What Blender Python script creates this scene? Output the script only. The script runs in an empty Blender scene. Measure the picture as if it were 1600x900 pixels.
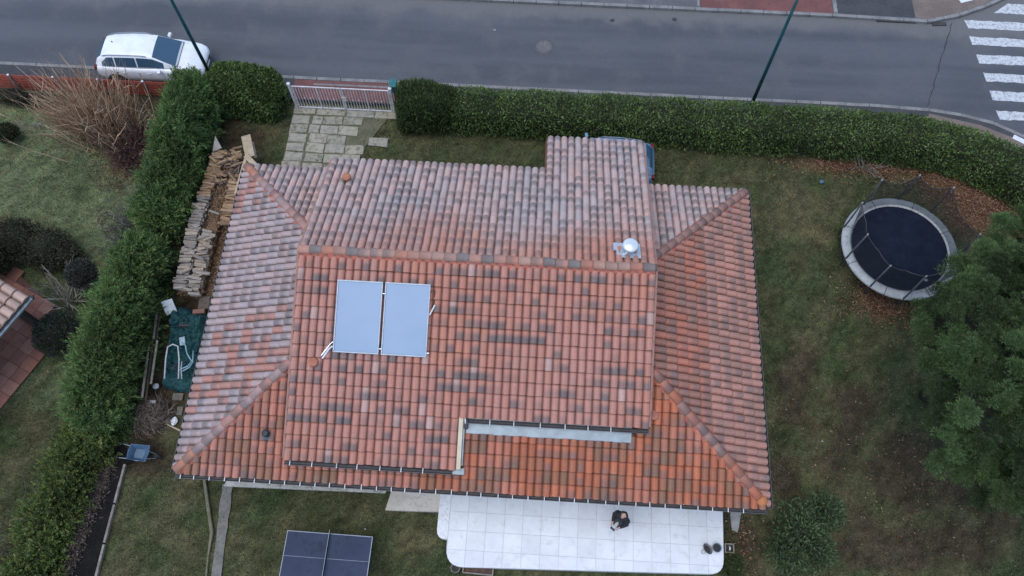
import bpy, bmesh, math, random
import numpy as np
from mathutils import Vector, Matrix

random.seed(7)
rng = np.random.default_rng(11)
PI = math.pi
scene = bpy.context.scene
C = scene.collection

# ------------------------------------------------------------------ camera
CAM = np.array([10.5, -4.362, 27.05]); TILT = 0.42679; YAW = 0.06004; FPX = 1248.95
cam_data = bpy.data.cameras.new('camera'); cam = bpy.data.objects.new('camera', cam_data); C.objects.link(cam)
cam.location = CAM; cam.rotation_euler = (TILT, 0, YAW)
cam_data.sensor_width = 36; cam_data.lens = FPX / 1600 * 36
cam_data.clip_start = 0.1; cam_data.clip_end = 2000
scene.camera = cam

# ------------------------------------------------------------------ sky, sun, exposure (overcast winter day)
SUN_EL, SUN_AZ = math.radians(74), math.radians(-125)       # azimuth from +Y (street side), clockwise
world = bpy.data.worlds.new('World'); scene.world = world; world.use_nodes = True
wn = world.node_tree; wn.nodes.clear()
sky = wn.nodes.new('ShaderNodeTexSky'); sky.sky_type = 'NISHITA'; sky.sun_disc = False
sky.sun_elevation = SUN_EL; sky.sun_rotation = SUN_AZ; sky.dust_density = 1.0; sky.air_density = 1.0; sky.ozone_density = 1.0
hsv = wn.nodes.new('ShaderNodeHueSaturation'); hsv.inputs['Saturation'].default_value = 1.0
bg = wn.nodes.new('ShaderNodeBackground'); bg.inputs['Strength'].default_value = 0.15
wo = wn.nodes.new('ShaderNodeOutputWorld')
wn.links.new(sky.outputs[0], hsv.inputs['Color']); wn.links.new(hsv.outputs[0], bg.inputs['Color']); wn.links.new(bg.outputs[0], wo.inputs['Surface'])
sd = bpy.data.lights.new('sun', 'SUN'); sd.energy = 1.1; sd.angle = math.radians(60); sd.color = (0.97, 0.985, 1.0)
sun = bpy.data.objects.new('sun', sd); C.objects.link(sun)
sun_dir = Vector((math.sin(SUN_AZ) * math.cos(SUN_EL), math.cos(SUN_AZ) * math.cos(SUN_EL), math.sin(SUN_EL)))
sun.rotation_euler = (-sun_dir).to_track_quat('-Z', 'Y').to_euler(); sun.location = (0, 30, 40)
vs = scene.view_settings
vs.view_transform = 'Standard'; vs.look = 'None'; vs.gamma = 1; vs.exposure = 0.62; vs.use_curve_mapping = False
scene.cycles.max_bounces = 6; scene.cycles.diffuse_bounces = 3; scene.cycles.transparent_max_bounces = 8

# ------------------------------------------------------------------ helpers
_r = Vector((math.cos(YAW), math.sin(YAW), 0))
_u = Vector((-math.sin(YAW) * math.cos(TILT), math.cos(YAW) * math.cos(TILT), math.sin(TILT)))
_w = Vector((-math.sin(YAW) * math.sin(TILT), math.cos(YAW) * math.sin(TILT), -math.cos(TILT)))
def gp(px, py, z=0.0):
    """survey helper: world point at height z seen at photo pixel (px, py)"""
    d = _w + _r * ((px - 800) / FPX) - _u * ((py - 450) / FPX)
    k = (z - CAM[2]) / d.z
    return Vector((CAM[0] + k * d.x, CAM[1] + k * d.y, z))
def gp2(px, py, z=0.0):
    p = gp(px, py, z); return (p.x, p.y)

def tag(o, label=None, cat=None, group=None, kind=None):
    if label: o['label'] = label
    if cat: o['category'] = cat
    if group: o['group'] = group
    if kind: o['kind'] = kind
    return o
def thing(name, label, cat, loc=(0, 0, 0), rotz=0.0, group=None):
    o = bpy.data.objects.new(name, None); C.objects.link(o); o.empty_display_size = 0.3
    o.location = loc; o.rotation_euler = (0, 0, rotz)
    return tag(o, label, cat, group)
def link(name, me, parent=None, mat=None):
    if mat is not None and len(me.materials) == 0: me.materials.append(mat)
    o = bpy.data.objects.new(name, me); C.objects.link(o)
    if parent is not None: o.parent = parent
    return o
def copy_tree(o, parent=None):
    c = o.copy(); C.objects.link(c); c.parent = parent
    for ch in list(o.children): copy_tree(ch, c)
    return c

class MB:
    """collects shapes; build() links them as ONE mesh object"""
    def __init__(s): s.v = []; s.f = []
    def add(s, vs_, fs_):
        n = len(s.v); s.v += [tuple(q) for q in vs_]; s.f += [tuple(i + n for i in q) for q in fs_]; return s
    def box(s, c, size, rz=0.0, M=None):
        x, y, z = size[0] / 2, size[1] / 2, size[2] / 2
        P = [Vector((a * x, b * y, d * z)) for d in (-1, 1) for b in (-1, 1) for a in (-1, 1)]
        R = M if M is not None else Matrix.Rotation(rz, 3, 'Z')
        P = [R @ q + Vector(c) for q in P]
        return s.add(P, [(0, 2, 3, 1), (4, 5, 7, 6), (0, 1, 5, 4), (2, 6, 7, 3), (0, 4, 6, 2), (1, 3, 7, 5)])
    def bar(s, a, b, w, h=None, upv=(0, 0, 1)):
        a, b = Vector(a), Vector(b); h = w if h is None else h
        t = (b - a).normalized(); upv = Vector(upv)
        if abs(t.dot(upv)) > .98: upv = Vector((0, 1, 0))
        x = t.cross(upv).normalized(); y = x.cross(t)
        M = Matrix((x, t, y)).transposed()
        return s.box((a + b) / 2, (w, (b - a).length, h), M=M)
    def tube(s, pts, r, n=8, cap=True):
        pts = [Vector(q) for q in pts]; rs = r if hasattr(r, '__len__') else [r] * len(pts)
        base = len(s.v); ref = Vector((0.13, 0.31, 0.94))
        for i, q in enumerate(pts):
            t = (pts[min(i + 1, len(pts) - 1)] - pts[max(i - 1, 0)]).normalized()
            x = t.cross(ref if abs(t.dot(ref)) < .95 else Vector((1, 0, 0))).normalized(); y = t.cross(x)
            for k in range(n):
                a = 2 * PI * k / n; s.v.append(tuple(q + (x * math.cos(a) + y * math.sin(a)) * rs[i]))
        for i in range(len(pts) - 1):
            for k in range(n):
                k2 = (k + 1) % n; s.f.append((base + i * n + k, base + i * n + k2, base + (i + 1) * n + k2, base + (i + 1) * n + k))
        if cap:
            s.f.append(tuple(base + k for k in reversed(range(n)))); s.f.append(tuple(base + (len(pts) - 1) * n + k for k in range(n)))
        return s
    def lathe(s, prof, c=(0, 0, 0), n=20, M=None):
        base = len(s.v); c = Vector(c)
        for r, z in prof:
            for k in range(n):
                a = 2 * PI * k / n; q = Vector((r * math.cos(a), r * math.sin(a), z))
                s.v.append(tuple((M @ q if M is not None else q) + c))
        for i in range(len(prof) - 1):
            for k in range(n):
                k2 = (k + 1) % n; s.f.append((base + i * n + k, base + i * n + k2, base + (i + 1) * n + k2, base + (i + 1) * n + k))
        if prof[0][0] > 1e-4: s.f.append(tuple(base + k for k in reversed(range(n))))
        if prof[-1][0] > 1e-4: s.f.append(tuple(base + (len(prof) - 1) * n + k for k in range(n)))
        return s
    def prism(s, poly, z0, z1):
        n = len(poly); a = sum(poly[i][0] * poly[(i + 1) % n][1] - poly[(i + 1) % n][0] * poly[i][1] for i in range(n))
        if a < 0: poly = list(reversed(poly))
        V = [(q[0], q[1], z0) for q in poly] + [(q[0], q[1], z1) for q in poly]
        F = [tuple(reversed(range(n))), tuple(range(n, 2 * n))] + [(i, (i + 1) % n, n + (i + 1) % n, n + i) for i in range(n)]
        return s.add(V, F)
    def loft(s, rings, closed=True, cap=True):
        base = len(s.v); n = len(rings[0])
        for r in rings: s.v += [tuple(q) for q in r]
        for i in range(len(rings) - 1):
            for k in range(n if closed else n - 1):
                k2 = (k + 1) % n; s.f.append((base + i * n + k, base + i * n + k2, base + (i + 1) * n + k2, base + (i + 1) * n + k))
        if cap:
            s.f.append(tuple(base + k for k in reversed(range(n)))); s.f.append(tuple(base + (len(rings) - 1) * n + k for k in range(n)))
        return s
    def ellipsoid(s, c, r, n=12, m=8, jit=0.0):
        rings = []
        for i in range(m + 1):
            ph = -PI / 2 + PI * i / m; rr = max(math.cos(ph), .02)
            rings.append([(c[0] + r[0] * rr * math.cos(2 * PI * k / n) * (1 + random.uniform(-jit, jit)), c[1] + r[1] * rr * math.sin(2 * PI * k / n) * (1 + random.uniform(-jit, jit)), c[2] + r[2] * math.sin(ph)) for k in range(n)])
        return s.loft(rings)
    def mesh(s, name, smooth=False):
        me = bpy.data.meshes.new(name); me.from_pydata(s.v, [], s.f); me.update()
        if smooth: me.polygons.foreach_set('use_smooth', [True] * len(me.polygons))
        return me
    def build(s, name, mat, parent=None, smooth=False, bevel=0.0, subsurf=0, fixn=False):
        me = s.mesh(name, smooth)
        if fixn:
            bm = bmesh.new(); bm.from_mesh(me); bmesh.ops.recalc_face_normals(bm, faces=bm.faces); bm.to_mesh(me); bm.free()
        o = link(name, me, parent, mat)
        if bevel > 0:
            m = o.modifiers.new('b', 'BEVEL'); m.width = bevel; m.segments = 2; m.limit_method = 'ANGLE'; m.angle_limit = math.radians(40)
        if subsurf: 
            m = o.modifiers.new('s', 'SUBSURF'); m.levels = subsurf; m.render_levels = subsurf
        return o

def np_mesh(name, V, F, col=None, smooth=False, extra=None):
    """fast mesh from numpy arrays; F is (n,k) ; col per vertex rgba"""
    me = bpy.data.meshes.new(name); V = np.asarray(V, np.float32); F = np.asarray(F, np.int32)
    n, k = F.shape
    me.vertices.add(len(V)); me.vertices.foreach_set('co', V.ravel())
    me.loops.add(n * k); me.loops.foreach_set('vertex_index', F.ravel())
    me.polygons.add(n); me.polygons.foreach_set('loop_start', np.arange(0, n * k, k, dtype=np.int32)); me.polygons.foreach_set('loop_total', np.full(n, k, np.int32))
    me.polygons.foreach_set('use_smooth', np.full(n, smooth, bool))
    me.update(calc_edges=True)
    if col is not None:
        c = np.asarray(col, np.float32)
        if c.shape[1] == 3: c = np.concatenate([c, np.ones((len(c), 1), np.float32)], 1)
        at = me.attributes.new('col', 'FLOAT_COLOR', 'POINT'); at.data.foreach_set('color', c.ravel())
    if extra:
        for nm, arr in extra.items():
            at = me.attributes.new(nm, 'FLOAT', 'POINT'); at.data.foreach_set('value', np.asarray(arr, np.float32))
    return me

def vnoise(P, sc=1.0, seed=0.0):
    """cheap smooth 3-D pseudo noise in -1..1, vectorised"""
    x, y, z = (P[:, 0] * sc + seed * 1.7, P[:, 1] * sc + seed * 2.3, P[:, 2] * sc + seed * 3.1)
    return (np.sin(1.9 * x + 1.3 * np.sin(1.1 * y + z)) + np.sin(2.3 * y + 1.7 * np.sin(1.3 * z + .7 * x)) + np.sin(2.9 * z + 1.1 * np.sin(1.7 * x - y)) ) / 3
def unit(A): return A / np.maximum(np.linalg.norm(A, axis=1, keepdims=True), 1e-9)

def leaf_arrays(P, D, L, Wd, col, bend=0.15, cvar=0.0, wpos=0.45):
    """diamond leaves from base P along D"""
    n = len(P); D = unit(D); rnd = unit(rng.normal(size=(n, 3)))
    S = unit(np.cross(D, rnd)); N = np.cross(S, D)
    L = np.broadcast_to(L, (n,))[:, None]; Wd = np.broadcast_to(Wd, (n,))[:, None]
    a = P; b = P + D * L * wpos + S * Wd / 2 + N * L * bend; c = P + D * L; d = P + D * L * wpos - S * Wd / 2 + N * L * bend
    V = np.stack([a, b, c, d], 1).reshape(-1, 3)
    F = np.arange(4 * n).reshape(n, 4)
    cc = col * (1 + cvar * rng.normal(size=(n, 1))); cc = np.clip(cc, 0.002, 1)
    return V, F, np.repeat(cc, 4, 0)
def merge(parts):
    V = []; F = []; K = []; n = 0
    for v, f, k in parts: V.append(v); F.append(f + n); K.append(k); n += len(v)
    return np.concatenate(V), np.concatenate(F), np.concatenate(K)
def palette(n, cols, wts=None):
    cols = np.array(cols, float); i = rng.choice(len(cols), n, p=wts); return cols[i]

# ------------------------------------------------------------------ materials
def nodes_of(name):
    m = bpy.data.materials.new(name); m.use_nodes = True; nt = m.node_tree; return m, nt, nt.nodes['Principled BSDF']
def noise_node(nt, scale, detail=5, rough=.6, coord='Object', vec=None):
    tc = nt.nodes.new('ShaderNodeTexCoord') if coord != 'Position' else nt.nodes.new('ShaderNodeNewGeometry')
    n = nt.nodes.new('ShaderNodeTexNoise'); n.inputs['Scale'].default_value = scale; n.inputs['Detail'].default_value = detail; n.inputs['Roughness'].default_value = rough
    nt.links.new(vec if vec is not None else tc.outputs[coord], n.inputs['Vector']); return n
def mixc(nt, fac, a, b, blend='MIX'):
    m = nt.nodes.new('ShaderNodeMix'); m.data_type = 'RGBA'; m.blend_type = blend
    for i, v in ((0, fac), (6, a), (7, b)):
        if hasattr(v, 'is_linked') or hasattr(v, 'links'): nt.links.new(v, m.inputs[i])
        else: m.inputs[i].default_value = v if i == 0 else (*v, 1)[:4]
    return m.outputs[2]
def ramp(nt, src, lo, hi):
    r = nt.nodes.new('ShaderNodeMapRange'); r.interpolation_type = 'SMOOTHSTEP'; r.inputs[1].default_value = lo; r.inputs[2].default_value = hi
    nt.links.new(src, r.inputs[0]); return r.outputs[0]
def bump(nt, bs, src, strength=.3, dist=.02):
    b = nt.nodes.new('ShaderNodeBump'); b.inputs['Strength'].default_value = strength; b.inputs['Distance'].default_value = dist
    nt.links.new(src, b.inputs['Height']); nt.links.new(b.outputs[0], bs.inputs['Normal'])
def M_(name, c1, c2=None, sc=4.0, rough=.7, c3=None, sc3=25.0, bumps=0.2, bd=.01, metal=0.0, spec=.4, lo=.35, hi=.65, coord='Position'):
    m, nt, bs = nodes_of(name)
    bs.inputs['Roughness'].default_value = rough; bs.inputs['Metallic'].default_value = metal; bs.inputs['Specular IOR Level'].default_value = spec
    if c2 is None: c2 = tuple(min(1, q * .8) for q in c1)
    n1 = noise_node(nt, sc, coord=coord); col = mixc(nt, ramp(nt, n1.outputs[0], lo, hi), c1, c2)
    n2 = noise_node(nt, sc3, 4, .7, coord=coord)
    if c3 is not None: col = mixc(nt, ramp(nt, n2.outputs[0], .5, .72), col, c3)
    nt.links.new(col, bs.inputs['Base Color'])
    if bumps > 0: bump(nt, bs, n2.outputs[0], bumps, bd)
    return m
def leaf_mat(name, rough=.55, spec=.3, transl=0.25):
    m, nt, bs = nodes_of(name); a = nt.nodes.new('ShaderNodeAttribute'); a.attribute_name = 'col'
    nt.links.new(a.outputs['Color'], bs.inputs['Base Color']); bs.inputs['Roughness'].default_value = rough; bs.inputs['Specular IOR Level'].default_value = spec
    if transl > 0:
        t = nt.nodes.new('ShaderNodeBsdfTranslucent'); nt.links.new(a.outputs['Color'], t.inputs['Color'])
        mx = nt.nodes.new('ShaderNodeMixShader'); mx.inputs[0].default_value = transl
        nt.links.new(bs.outputs[0], mx.inputs[1]); nt.links.new(t.outputs[0], mx.inputs[2]); nt.links.new(mx.outputs[0], nt.nodes['Material Output'].inputs['Surface'])
    return m

LEAF = leaf_mat('foliage'); TWIG = leaf_mat('twigs', .8, .1, 0.0); WAXY = leaf_mat('laurel_leaf', .42, .45, .2)
MAT = {}
MAT['white_paint'] = M_('white_paint', (.76, .77, .78), (.66, .67, .68), 6, .45, c3=(.45, .44, .42), sc3=14, bumps=.05)
MAT['concrete'] = M_('concrete', (.36, .35, .32), (.27, .26, .235), 2.2, .9, c3=(.16, .15, .13), sc3=9, bumps=.4, bd=.01)
MAT['kerb'] = M_('kerb', (.25, .245, .235), (.17, .167, .162), 1.6, .9, c3=(.13, .125, .12), sc3=12, bumps=.4)
MAT['render_wall'] = M_('render_wall', (.62, .58, .52), (.54, .5, .44), 1.5, .9, c3=(.4, .37, .33), sc3=7, bumps=.3)
MAT['zinc'] = M_('zinc', (.30, .345, .36), (.24, .275, .285), 3, .42, bumps=.08, metal=.35)
MAT['dark_metal'] = M_('dark_metal', (.035, .035, .038), (.06, .055, .05), 6, .5, bumps=.1)
MAT['steel'] = M_('steel', (.75, .77, .8), (.6, .62, .66), 5, .22, bumps=.03, metal=.9)
MAT['teal_paint'] = M_('teal_paint', (.012, .085, .095), (.01, .06, .065), 5, .4, bumps=.05)
MAT['wood_old'] = M_('wood_old', (.30, .26, .22), (.2, .165, .135), 5, .85, c3=(.12, .095, .075), sc3=20, bumps=.5)
MAT['wood_pale'] = M_('wood_pale', (.5, .4, .27), (.4, .31, .2), 5, .75, c3=(.27, .2, .13), sc3=24, bumps=.3)
MAT['wood_dark'] = M_('wood_dark', (.07, .045, .032), (.045, .03, .022), 5, .8, bumps=.4)
MAT['bark'] = M_('bark', (.09, .065, .05), (.055, .04, .03), 6, .9, bumps=.8, bd=.02)
MAT['soil'] = M_('soil', (.05, .037, .028), (.032, .024, .019), 2.5, .95, c3=(.085, .065, .05), sc3=14, bumps=.9, bd=.03)
MAT['rubber'] = M_('rubber', (.02, .02, .021), (.03, .03, .03), 8, .75, bumps=.1)
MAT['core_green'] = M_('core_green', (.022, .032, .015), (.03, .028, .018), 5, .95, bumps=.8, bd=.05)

# ================================================================== GROUND
def axis(lo, hi, step):
    inner = np.arange(lo, hi + step / 2, step)
    far = np.array([1.0, 3, 8, 20, 50, 110, 220, 400])
    return np.concatenate([lo - far[::-1], inner, hi + far])
gx, gy = axis(-15, 33, .2), axis(-8, 26, .2)
GX, GY = np.meshgrid(gx, gy); GP = np.stack([GX.ravel(), GY.ravel(), np.zeros(GX.size)], 1)
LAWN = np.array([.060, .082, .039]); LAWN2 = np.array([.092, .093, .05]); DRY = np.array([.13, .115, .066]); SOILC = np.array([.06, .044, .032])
LEAFL = np.array([.135, .072, .045]); NEIGH = np.array([.125, .158, .085]); MOSS = np.array([.045, .082, .028])
gcol = np.tile(LAWN, (len(GP), 1))
def paint(col, mask):
    global gcol
    m = np.clip(mask, 0, 1)[:, None]; gcol = gcol * (1 - m) + np.array(col) * m
def blob(px, py, rx, ry, soft=.6, seed=0.0, rough=.35):
    c = gp(px, py); d = np.hypot((GP[:, 0] - c.x) / rx, (GP[:, 1] - c.y) / ry) + rough * vnoise(GP, 1.6, seed) + .2 * vnoise(GP, 4.5, seed + 3)
    return 1 - np.clip((d - (1 - soft)) / soft, 0, 1)
n1 = vnoise(GP, .55, 1); n2 = vnoise(GP, 1.7, 5); n3 = vnoise(GP, 4.1, 9)
paint(LAWN2, .5 + .55 * n1 + .35 * n2)
paint(DRY, (.9 * n2 + .6 * n3 - .25) * .8)
paint(MOSS, (.8 * n1 - .6 * n2 + .4 * n3 - .15) * .8)
# neighbour's lawn on the left is lighter
mL = np.clip((-4.3 - GP[:, 0] + .3 * n2) / .8, 0, 1) * np.clip((GP[:, 1] - 2.0) / 1.0, 0, 1)
paint(NEIGH * (1 + .0), mL * .85); paint(DRY * 1.05, mL * np.clip(.9 * n3 + .5 * n2 - .1, 0, .6)); paint(LAWN, mL * np.clip(.8 * n1 - .2, 0, .6))
for a in [(235, 640, 1.2, 1.6), (265, 600, .9, 2.0), (290, 480, 1.3, 1.2), (330, 330, 1.6, 5.0), (365, 215, 1.0, .8), (230, 720, 1.4, .9),
          (110, 800, 1.0, 2.6), (400, 215, .7, .7), (80, 155, 2.8, .55), (200, 160, 2.4, .9), (330, 190, 1.4, 1.6)]:
    paint(SOILC, blob(*a, seed=a[0] * .1) * .9)
for a in [(1445, 262, 2.6, .8), (1545, 320, 1.9, 1.8), (1300, 255, 1.6, .45), (1380, 470, 1.1, .8), (1500, 300, 1.8, .8), (205, 235, 1.2, 1.2)]:
    paint(LEAFL, blob(*a, seed=a[0] * .07, rough=.5) * .8)
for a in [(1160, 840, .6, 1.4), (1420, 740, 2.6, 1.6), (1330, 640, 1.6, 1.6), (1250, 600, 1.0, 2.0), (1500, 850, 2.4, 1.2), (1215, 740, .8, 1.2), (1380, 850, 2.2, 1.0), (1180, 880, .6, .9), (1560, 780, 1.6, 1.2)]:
    paint(SOILC * 1.1, blob(*a, seed=a[0] * .05, rough=.6) * .8)  # brown bare soil, strengthened to paint in the dim lower right corner
for a in [(285, 840, .6, .5), (290, 790, .5, .4), (1250, 340, 1.2, 1.4), (650, 830, 1.0, .8)]:
    paint(DRY * 1.1, blob(*a, seed=a[0] * .03, rough=.6) * .5)
for a in [(60, 192, .8, .45)]:
    paint((.13, .13, .155), blob(*a, seed=2.2, rough=.6) * .7)
gcol = np.where(mL[:, None] > .3, gcol, gcol * .88)
gcol = gcol * np.clip(1 + .22 * vnoise(GP, 2.7, 21) + .22 * vnoise(GP, 6.3, 33) + rng.uniform(-.28, .28, len(GP)), .45, 1.8)[:, None]
nx, ny = len(gx), len(gy)
I = np.arange(nx * ny).reshape(ny, nx)
GF = np.stack([I[:-1, :-1].ravel(), I[:-1, 1:].ravel(), I[1:, 1:].ravel(), I[1:, :-1].ravel()], 1)
gz = GP.copy(); inside = (np.abs(GP[:, 0] - 9) < 24) & (np.abs(GP[:, 1] - 10) < 16)
gz[:, 2] = np.where(inside & (GP[:, 1] < 15.6), .025 * n1 + .018 * n2 - .045, -.045)
m, nt, bs = nodes_of('lawn_soil'); a = nt.nodes.new('ShaderNodeAttribute'); a.attribute_name = 'col'
na = noise_node(nt, 9, 6, .75, 'Position'); nb = noise_node(nt, 42, 4, .7, 'Position')
c = mixc(nt, ramp(nt, na.outputs[0], .36, .68), a.outputs['Color'], (1.75, 1.6, 1.4), 'MULTIPLY')
mm = mixc(nt, ramp(nt, nb.outputs[0], .40, .66), (.45, .45, .45), (1.5, 1.5, 1.4)); c = mixc(nt, 1.0, c, mm, 'MULTIPLY')
nt.links.new(c, bs.inputs['Base Color']); bs.inputs['Roughness'].default_value = .95; bs.inputs['Specular IOR Level'].default_value = .1
bump(nt, bs, nb.outputs[0], .9, .05)
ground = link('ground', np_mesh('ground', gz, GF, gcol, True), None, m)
tag(ground, 'patchy winter lawn and bare soil around the house', 'ground', kind='structure')

def interp_gcol(x, y):
    i = np.clip(np.searchsorted(gx, x), 0, nx - 1); j = np.clip(np.searchsorted(gy, y), 0, ny - 1)
    return gcol.reshape(ny, nx, 3)[j, i]

# ------------------------------------------------------------------ road
m, nt, bs = nodes_of('asphalt')
geo = nt.nodes.new('ShaderNodeNewGeometry'); mp = nt.nodes.new('ShaderNodeMapping'); mp.inputs['Scale'].default_value = (.07, .75, 1); nt.links.new(geo.outputs['Position'], mp.inputs['Vector'])
nl = noise_node(nt, 1.3, 4, .55, vec=mp.outputs[0]); nm_ = noise_node(nt, .7, 4, .6, 'Position'); nf = noise_node(nt, 60, 3, .8, 'Position'); nq = noise_node(nt, 11, 4, .7, 'Position')
c = mixc(nt, ramp(nt, nl.outputs[0], .36, .66), (.066, .072, .082), (.09, .096, .106))
c = mixc(nt, ramp(nt, nm_.outputs[0], .45, .80), c, (.10, .102, .107))
c = mixc(nt, ramp(nt, nq.outputs[0], .60, .78), c, (.06, .062, .068))
# paler dusty band along the far kerb
sx = nt.nodes.new('ShaderNodeSeparateXYZ'); nt.links.new(geo.outputs['Position'], sx.inputs[0])
ad = nt.nodes.new('ShaderNodeMath'); ad.operation = 'MULTIPLY_ADD'; ad.inputs[1].default_value = 1.6; nt.links.new(nm_.outputs[0], ad.inputs[0]); nt.links.new(sx.outputs['Y'], ad.inputs[2])
c = mixc(nt, ramp(nt, ad.outputs[0], 21.3, 22.3), c, (.135, .132, .13))
mm = mixc(nt, ramp(nt, nf.outputs[0], .35, .68), (.68, .68, .68), (1.36, 1.36, 1.36)); c = mixc(nt, 1.0, c, mm, 'MULTIPLY')
nt.links.new(c, bs.inputs['Base Color']); bs.inputs['Roughness'].default_value = .82; bump(nt, bs, nf.outputs[0], .35, .008)
ASPH = m
near_curve = [gp2(1450, 172), gp2(1500, 180), gp2(1550, 193), gp2(1600, 215)]
far_curve = [gp2(1450, 38), gp2(1500, 28), gp2(1540, 14), gp2(1570, 0)]
road_poly = [(-200, 17.1), (24, 17.1)] + near_curve + [(32.4, 14.3), (34.2, 11.5), (35.2, 8), (35.5, -80), (46, -80), (46, 90), (36, 90), (35.5, 30), (33.5, 26)] + far_curve[::-1] + [(23, 21.75), (-200, 21.75)]
road = MB().add([(x, y, .004) for x, y in road_poly], [tuple(range(len(road_poly)))]).build('road', ASPH)
tag(road, 'grey asphalt street with patched darker bands behind the hedge', 'road', kind='structure')
# zebra stripes: worn white paint, each its own piece
m, nt, bs = nodes_of('worn_road_paint'); nf = noise_node(nt, 7, 7, .8, 'Position'); ng = noise_node(nt, 35, 3, .8, 'Position')
c = mixc(nt, ramp(nt, nf.outputs[0], .45, .62), (.56, .57, .58), (.26, .27, .28)); c = mixc(nt, ramp(nt, ng.outputs[0], .55, .7), c, (.42, .43, .44))
nt.links.new(c, bs.inputs['Base Color']); bs.inputs['Roughness'].default_value = .8; PAINT = m
for k, (ax, ay, bx, by, ln) in enumerate([(1553, 20, 1575, 6, 4.2), (1513, 44, 1506, 31, 5.0), (1519, 70, 1514, 57, 5.0), (1530, 99, 1525, 85, 5.0), (1541, 127, 1536, 114, 5.0), (1551, 157, 1546, 142, 5.0), (1562, 187, 1556, 173, 5.0)]):
    p, q = gp(ax, ay), gp(bx, by)
    n = 26; lo = [(p.x + ln * i / n, p.y - .012 * ln * i / n + random.uniform(-.025, .025)) for i in range(n + 1)]
    hi = [(q.x + ln * i / n, q.y - .012 * ln * i / n + random.uniform(-.025, .025)) for i in range(n + 1)]
    V = [(x, y, .008) for x, y in lo + hi]; F = [(i, i + 1, n + 2 + i, n + 1 + i) for i in range(n)]
    MB().add(V, F).build('zebra_stripe', PAINT, road)
p, q = gp(1487, 36), gp(1450, 166)
sm = MB(); prev = None
for i in range(25):
    t = i / 24; c = p.lerp(q, t) + Vector((random.uniform(-.04, .04), 0, .008)); w = random.uniform(.012, .03)
    if prev: sm.add([prev[0], prev[1], c + Vector((w, 0, 0)), c - Vector((w, 0, 0))], [(0, 1, 2, 3)])
    prev = (c - Vector((w, 0, 0)), c + Vector((w, 0, 0)))
sm.build('joint_seam', M_('tar', (.042, .043, .046), rough=.8), road)
# repair patches, lids and litter
c = gp(850, 73)
mh = MB().lathe([(0, .012), (.26, .012), (.27, .016), (.33, .016), (.34, .006)], (c.x, c.y, 0), 24)
mhole = mh.build('manhole_cover', M_('cast_iron', (.13, .13, .135), (.09, .09, .095), 9, .8, c3=(.18, .18, .18), sc3=18, bumps=.4), road)
MB().lathe([(.335, .007), (.43, .009), (.44, .005)], (c.x, c.y, 0), 24).build('manhole_ring', M_('old_ring', (.1, .1, .1), rough=.9), road)
rib = MB()
for k in range(-3, 4): rib.box((c.x + k * .07, c.y, .017), (.02, 2 * math.sqrt(max(.0, .24 ** 2 - (k * .07) ** 2)), .008))
rib.build('lid_ribs', MAT['kerb'], mhole)
for (px, py, s, cc) in [(773, 47, .07, 'concrete'), (957, 32, .1, 'dark_metal'), (1054, 31, .11, 'dark_metal'), ]:
    c = gp(px, py); n = 7
    ring = [(c.x + s * random.uniform(.6, 1.3) * math.cos(2 * PI * i / n), c.y + s * random.uniform(.5, 1) * math.sin(2 * PI * i / n)) for i in range(n)]
    tag(MB().prism(ring, .006, .03).build('litter_scrap', MAT[cc]), {773: 'white scrap of litter on the asphalt between gate and manhole', 957: 'dark leaf clump on the street right of the manhole', 1054: 'dark leaf clump on the street below the red pavement', 440: 'tiny pale scrap on the asphalt above the left end of the gate', 478: 'tiny pale scrap on the asphalt above the middle of the gate'}[px], 'litter')

# ------------------------------------------------------------------ pavements
RED = M_('red_asphalt', (.19, .078, .068), (.145, .062, .056), 1.1, .9, c3=(.105, .055, .05), sc3=6, bumps=.3)
DARKASPH = M_('dark_asphalt', (.06, .062, .066), (.045, .046, .05), 1.5, .9, c3=(.085, .085, .088), sc3=14, bumps=.3)
GREYASPH = M_('grey_asphalt', (.135, .135, .14), (.1, .1, .106), .9, .9, c3=(.08, .08, .083), sc3=8, bumps=.3)
BROWN = M_('brown_paving', (.2, .155, .13), (.15, .118, .1), 1.2, .9, c3=(.11, .09, .08), sc3=9, bumps=.3)
fc2 = [(x - .12, y + .16) for x, y in far_curve]
far_poly = [(-200, 21.9), (23, 21.9)] + fc2 + [(33.3, 26.5), (35.2, 31), (35.5, 90), (-200, 90)]
pave_far = MB().prism(far_poly, -.05, .116).build('far_pavement', GREYASPH)
tag(pave_far, 'far pavement of grey, red and dark asphalt sections across the street', 'pavement', kind='structure')
def sheet(poly, z, name, mat, parent): return MB().add([(x, y, z) for x, y in poly], [tuple(range(len(poly)))]).build(name, mat, parent)
sheet([(17.22, 21.91), (23.05, 21.91), (23.05, 30), (17.22, 30)], .121, 'red_section', RED, pave_far)
sheet([(23.25, 21.91), (26.6, 21.88), (26.45, 30), (23.25, 30)], .121, 'dark_section', DARKASPH, pave_far)
sheet([(26.62, 21.89), fc2[0], fc2[1], fc2[2], fc2[3], (31.2, 26), (31, 30), (26.47, 30)], .121, 'brown_section', BROWN, pave_far)
MB().box((17.15, 24, .122), (.1, 4.1, .03)).build('divider_strip', MAT['kerb'], pave_far)
MB().box((23.15, 24, .124), (.16, 4.1, .05)).build('divider_strip', MAT['kerb'], pave_far)
c = gp(1508, 0, .12); MB().box((c.x, c.y + .12, .128), (.6, .45, .012), .35).build('white_slab', MAT['white_paint'], pave_far)
near_poly = [(-200, 15.9), (-200, 16.95), (24, 16.95)] + [(x, y - .16) for x, y in near_curve] + [(31.9, 13.9), (33.6, 11.2), (34.6, 8), (35, -80), (33, -80), (32.6, 7.5), (31.6, 10.5), (30.3, 12.6), (27.5, 15.0), (24, 15.75), (4.6, 15.9)]
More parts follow.
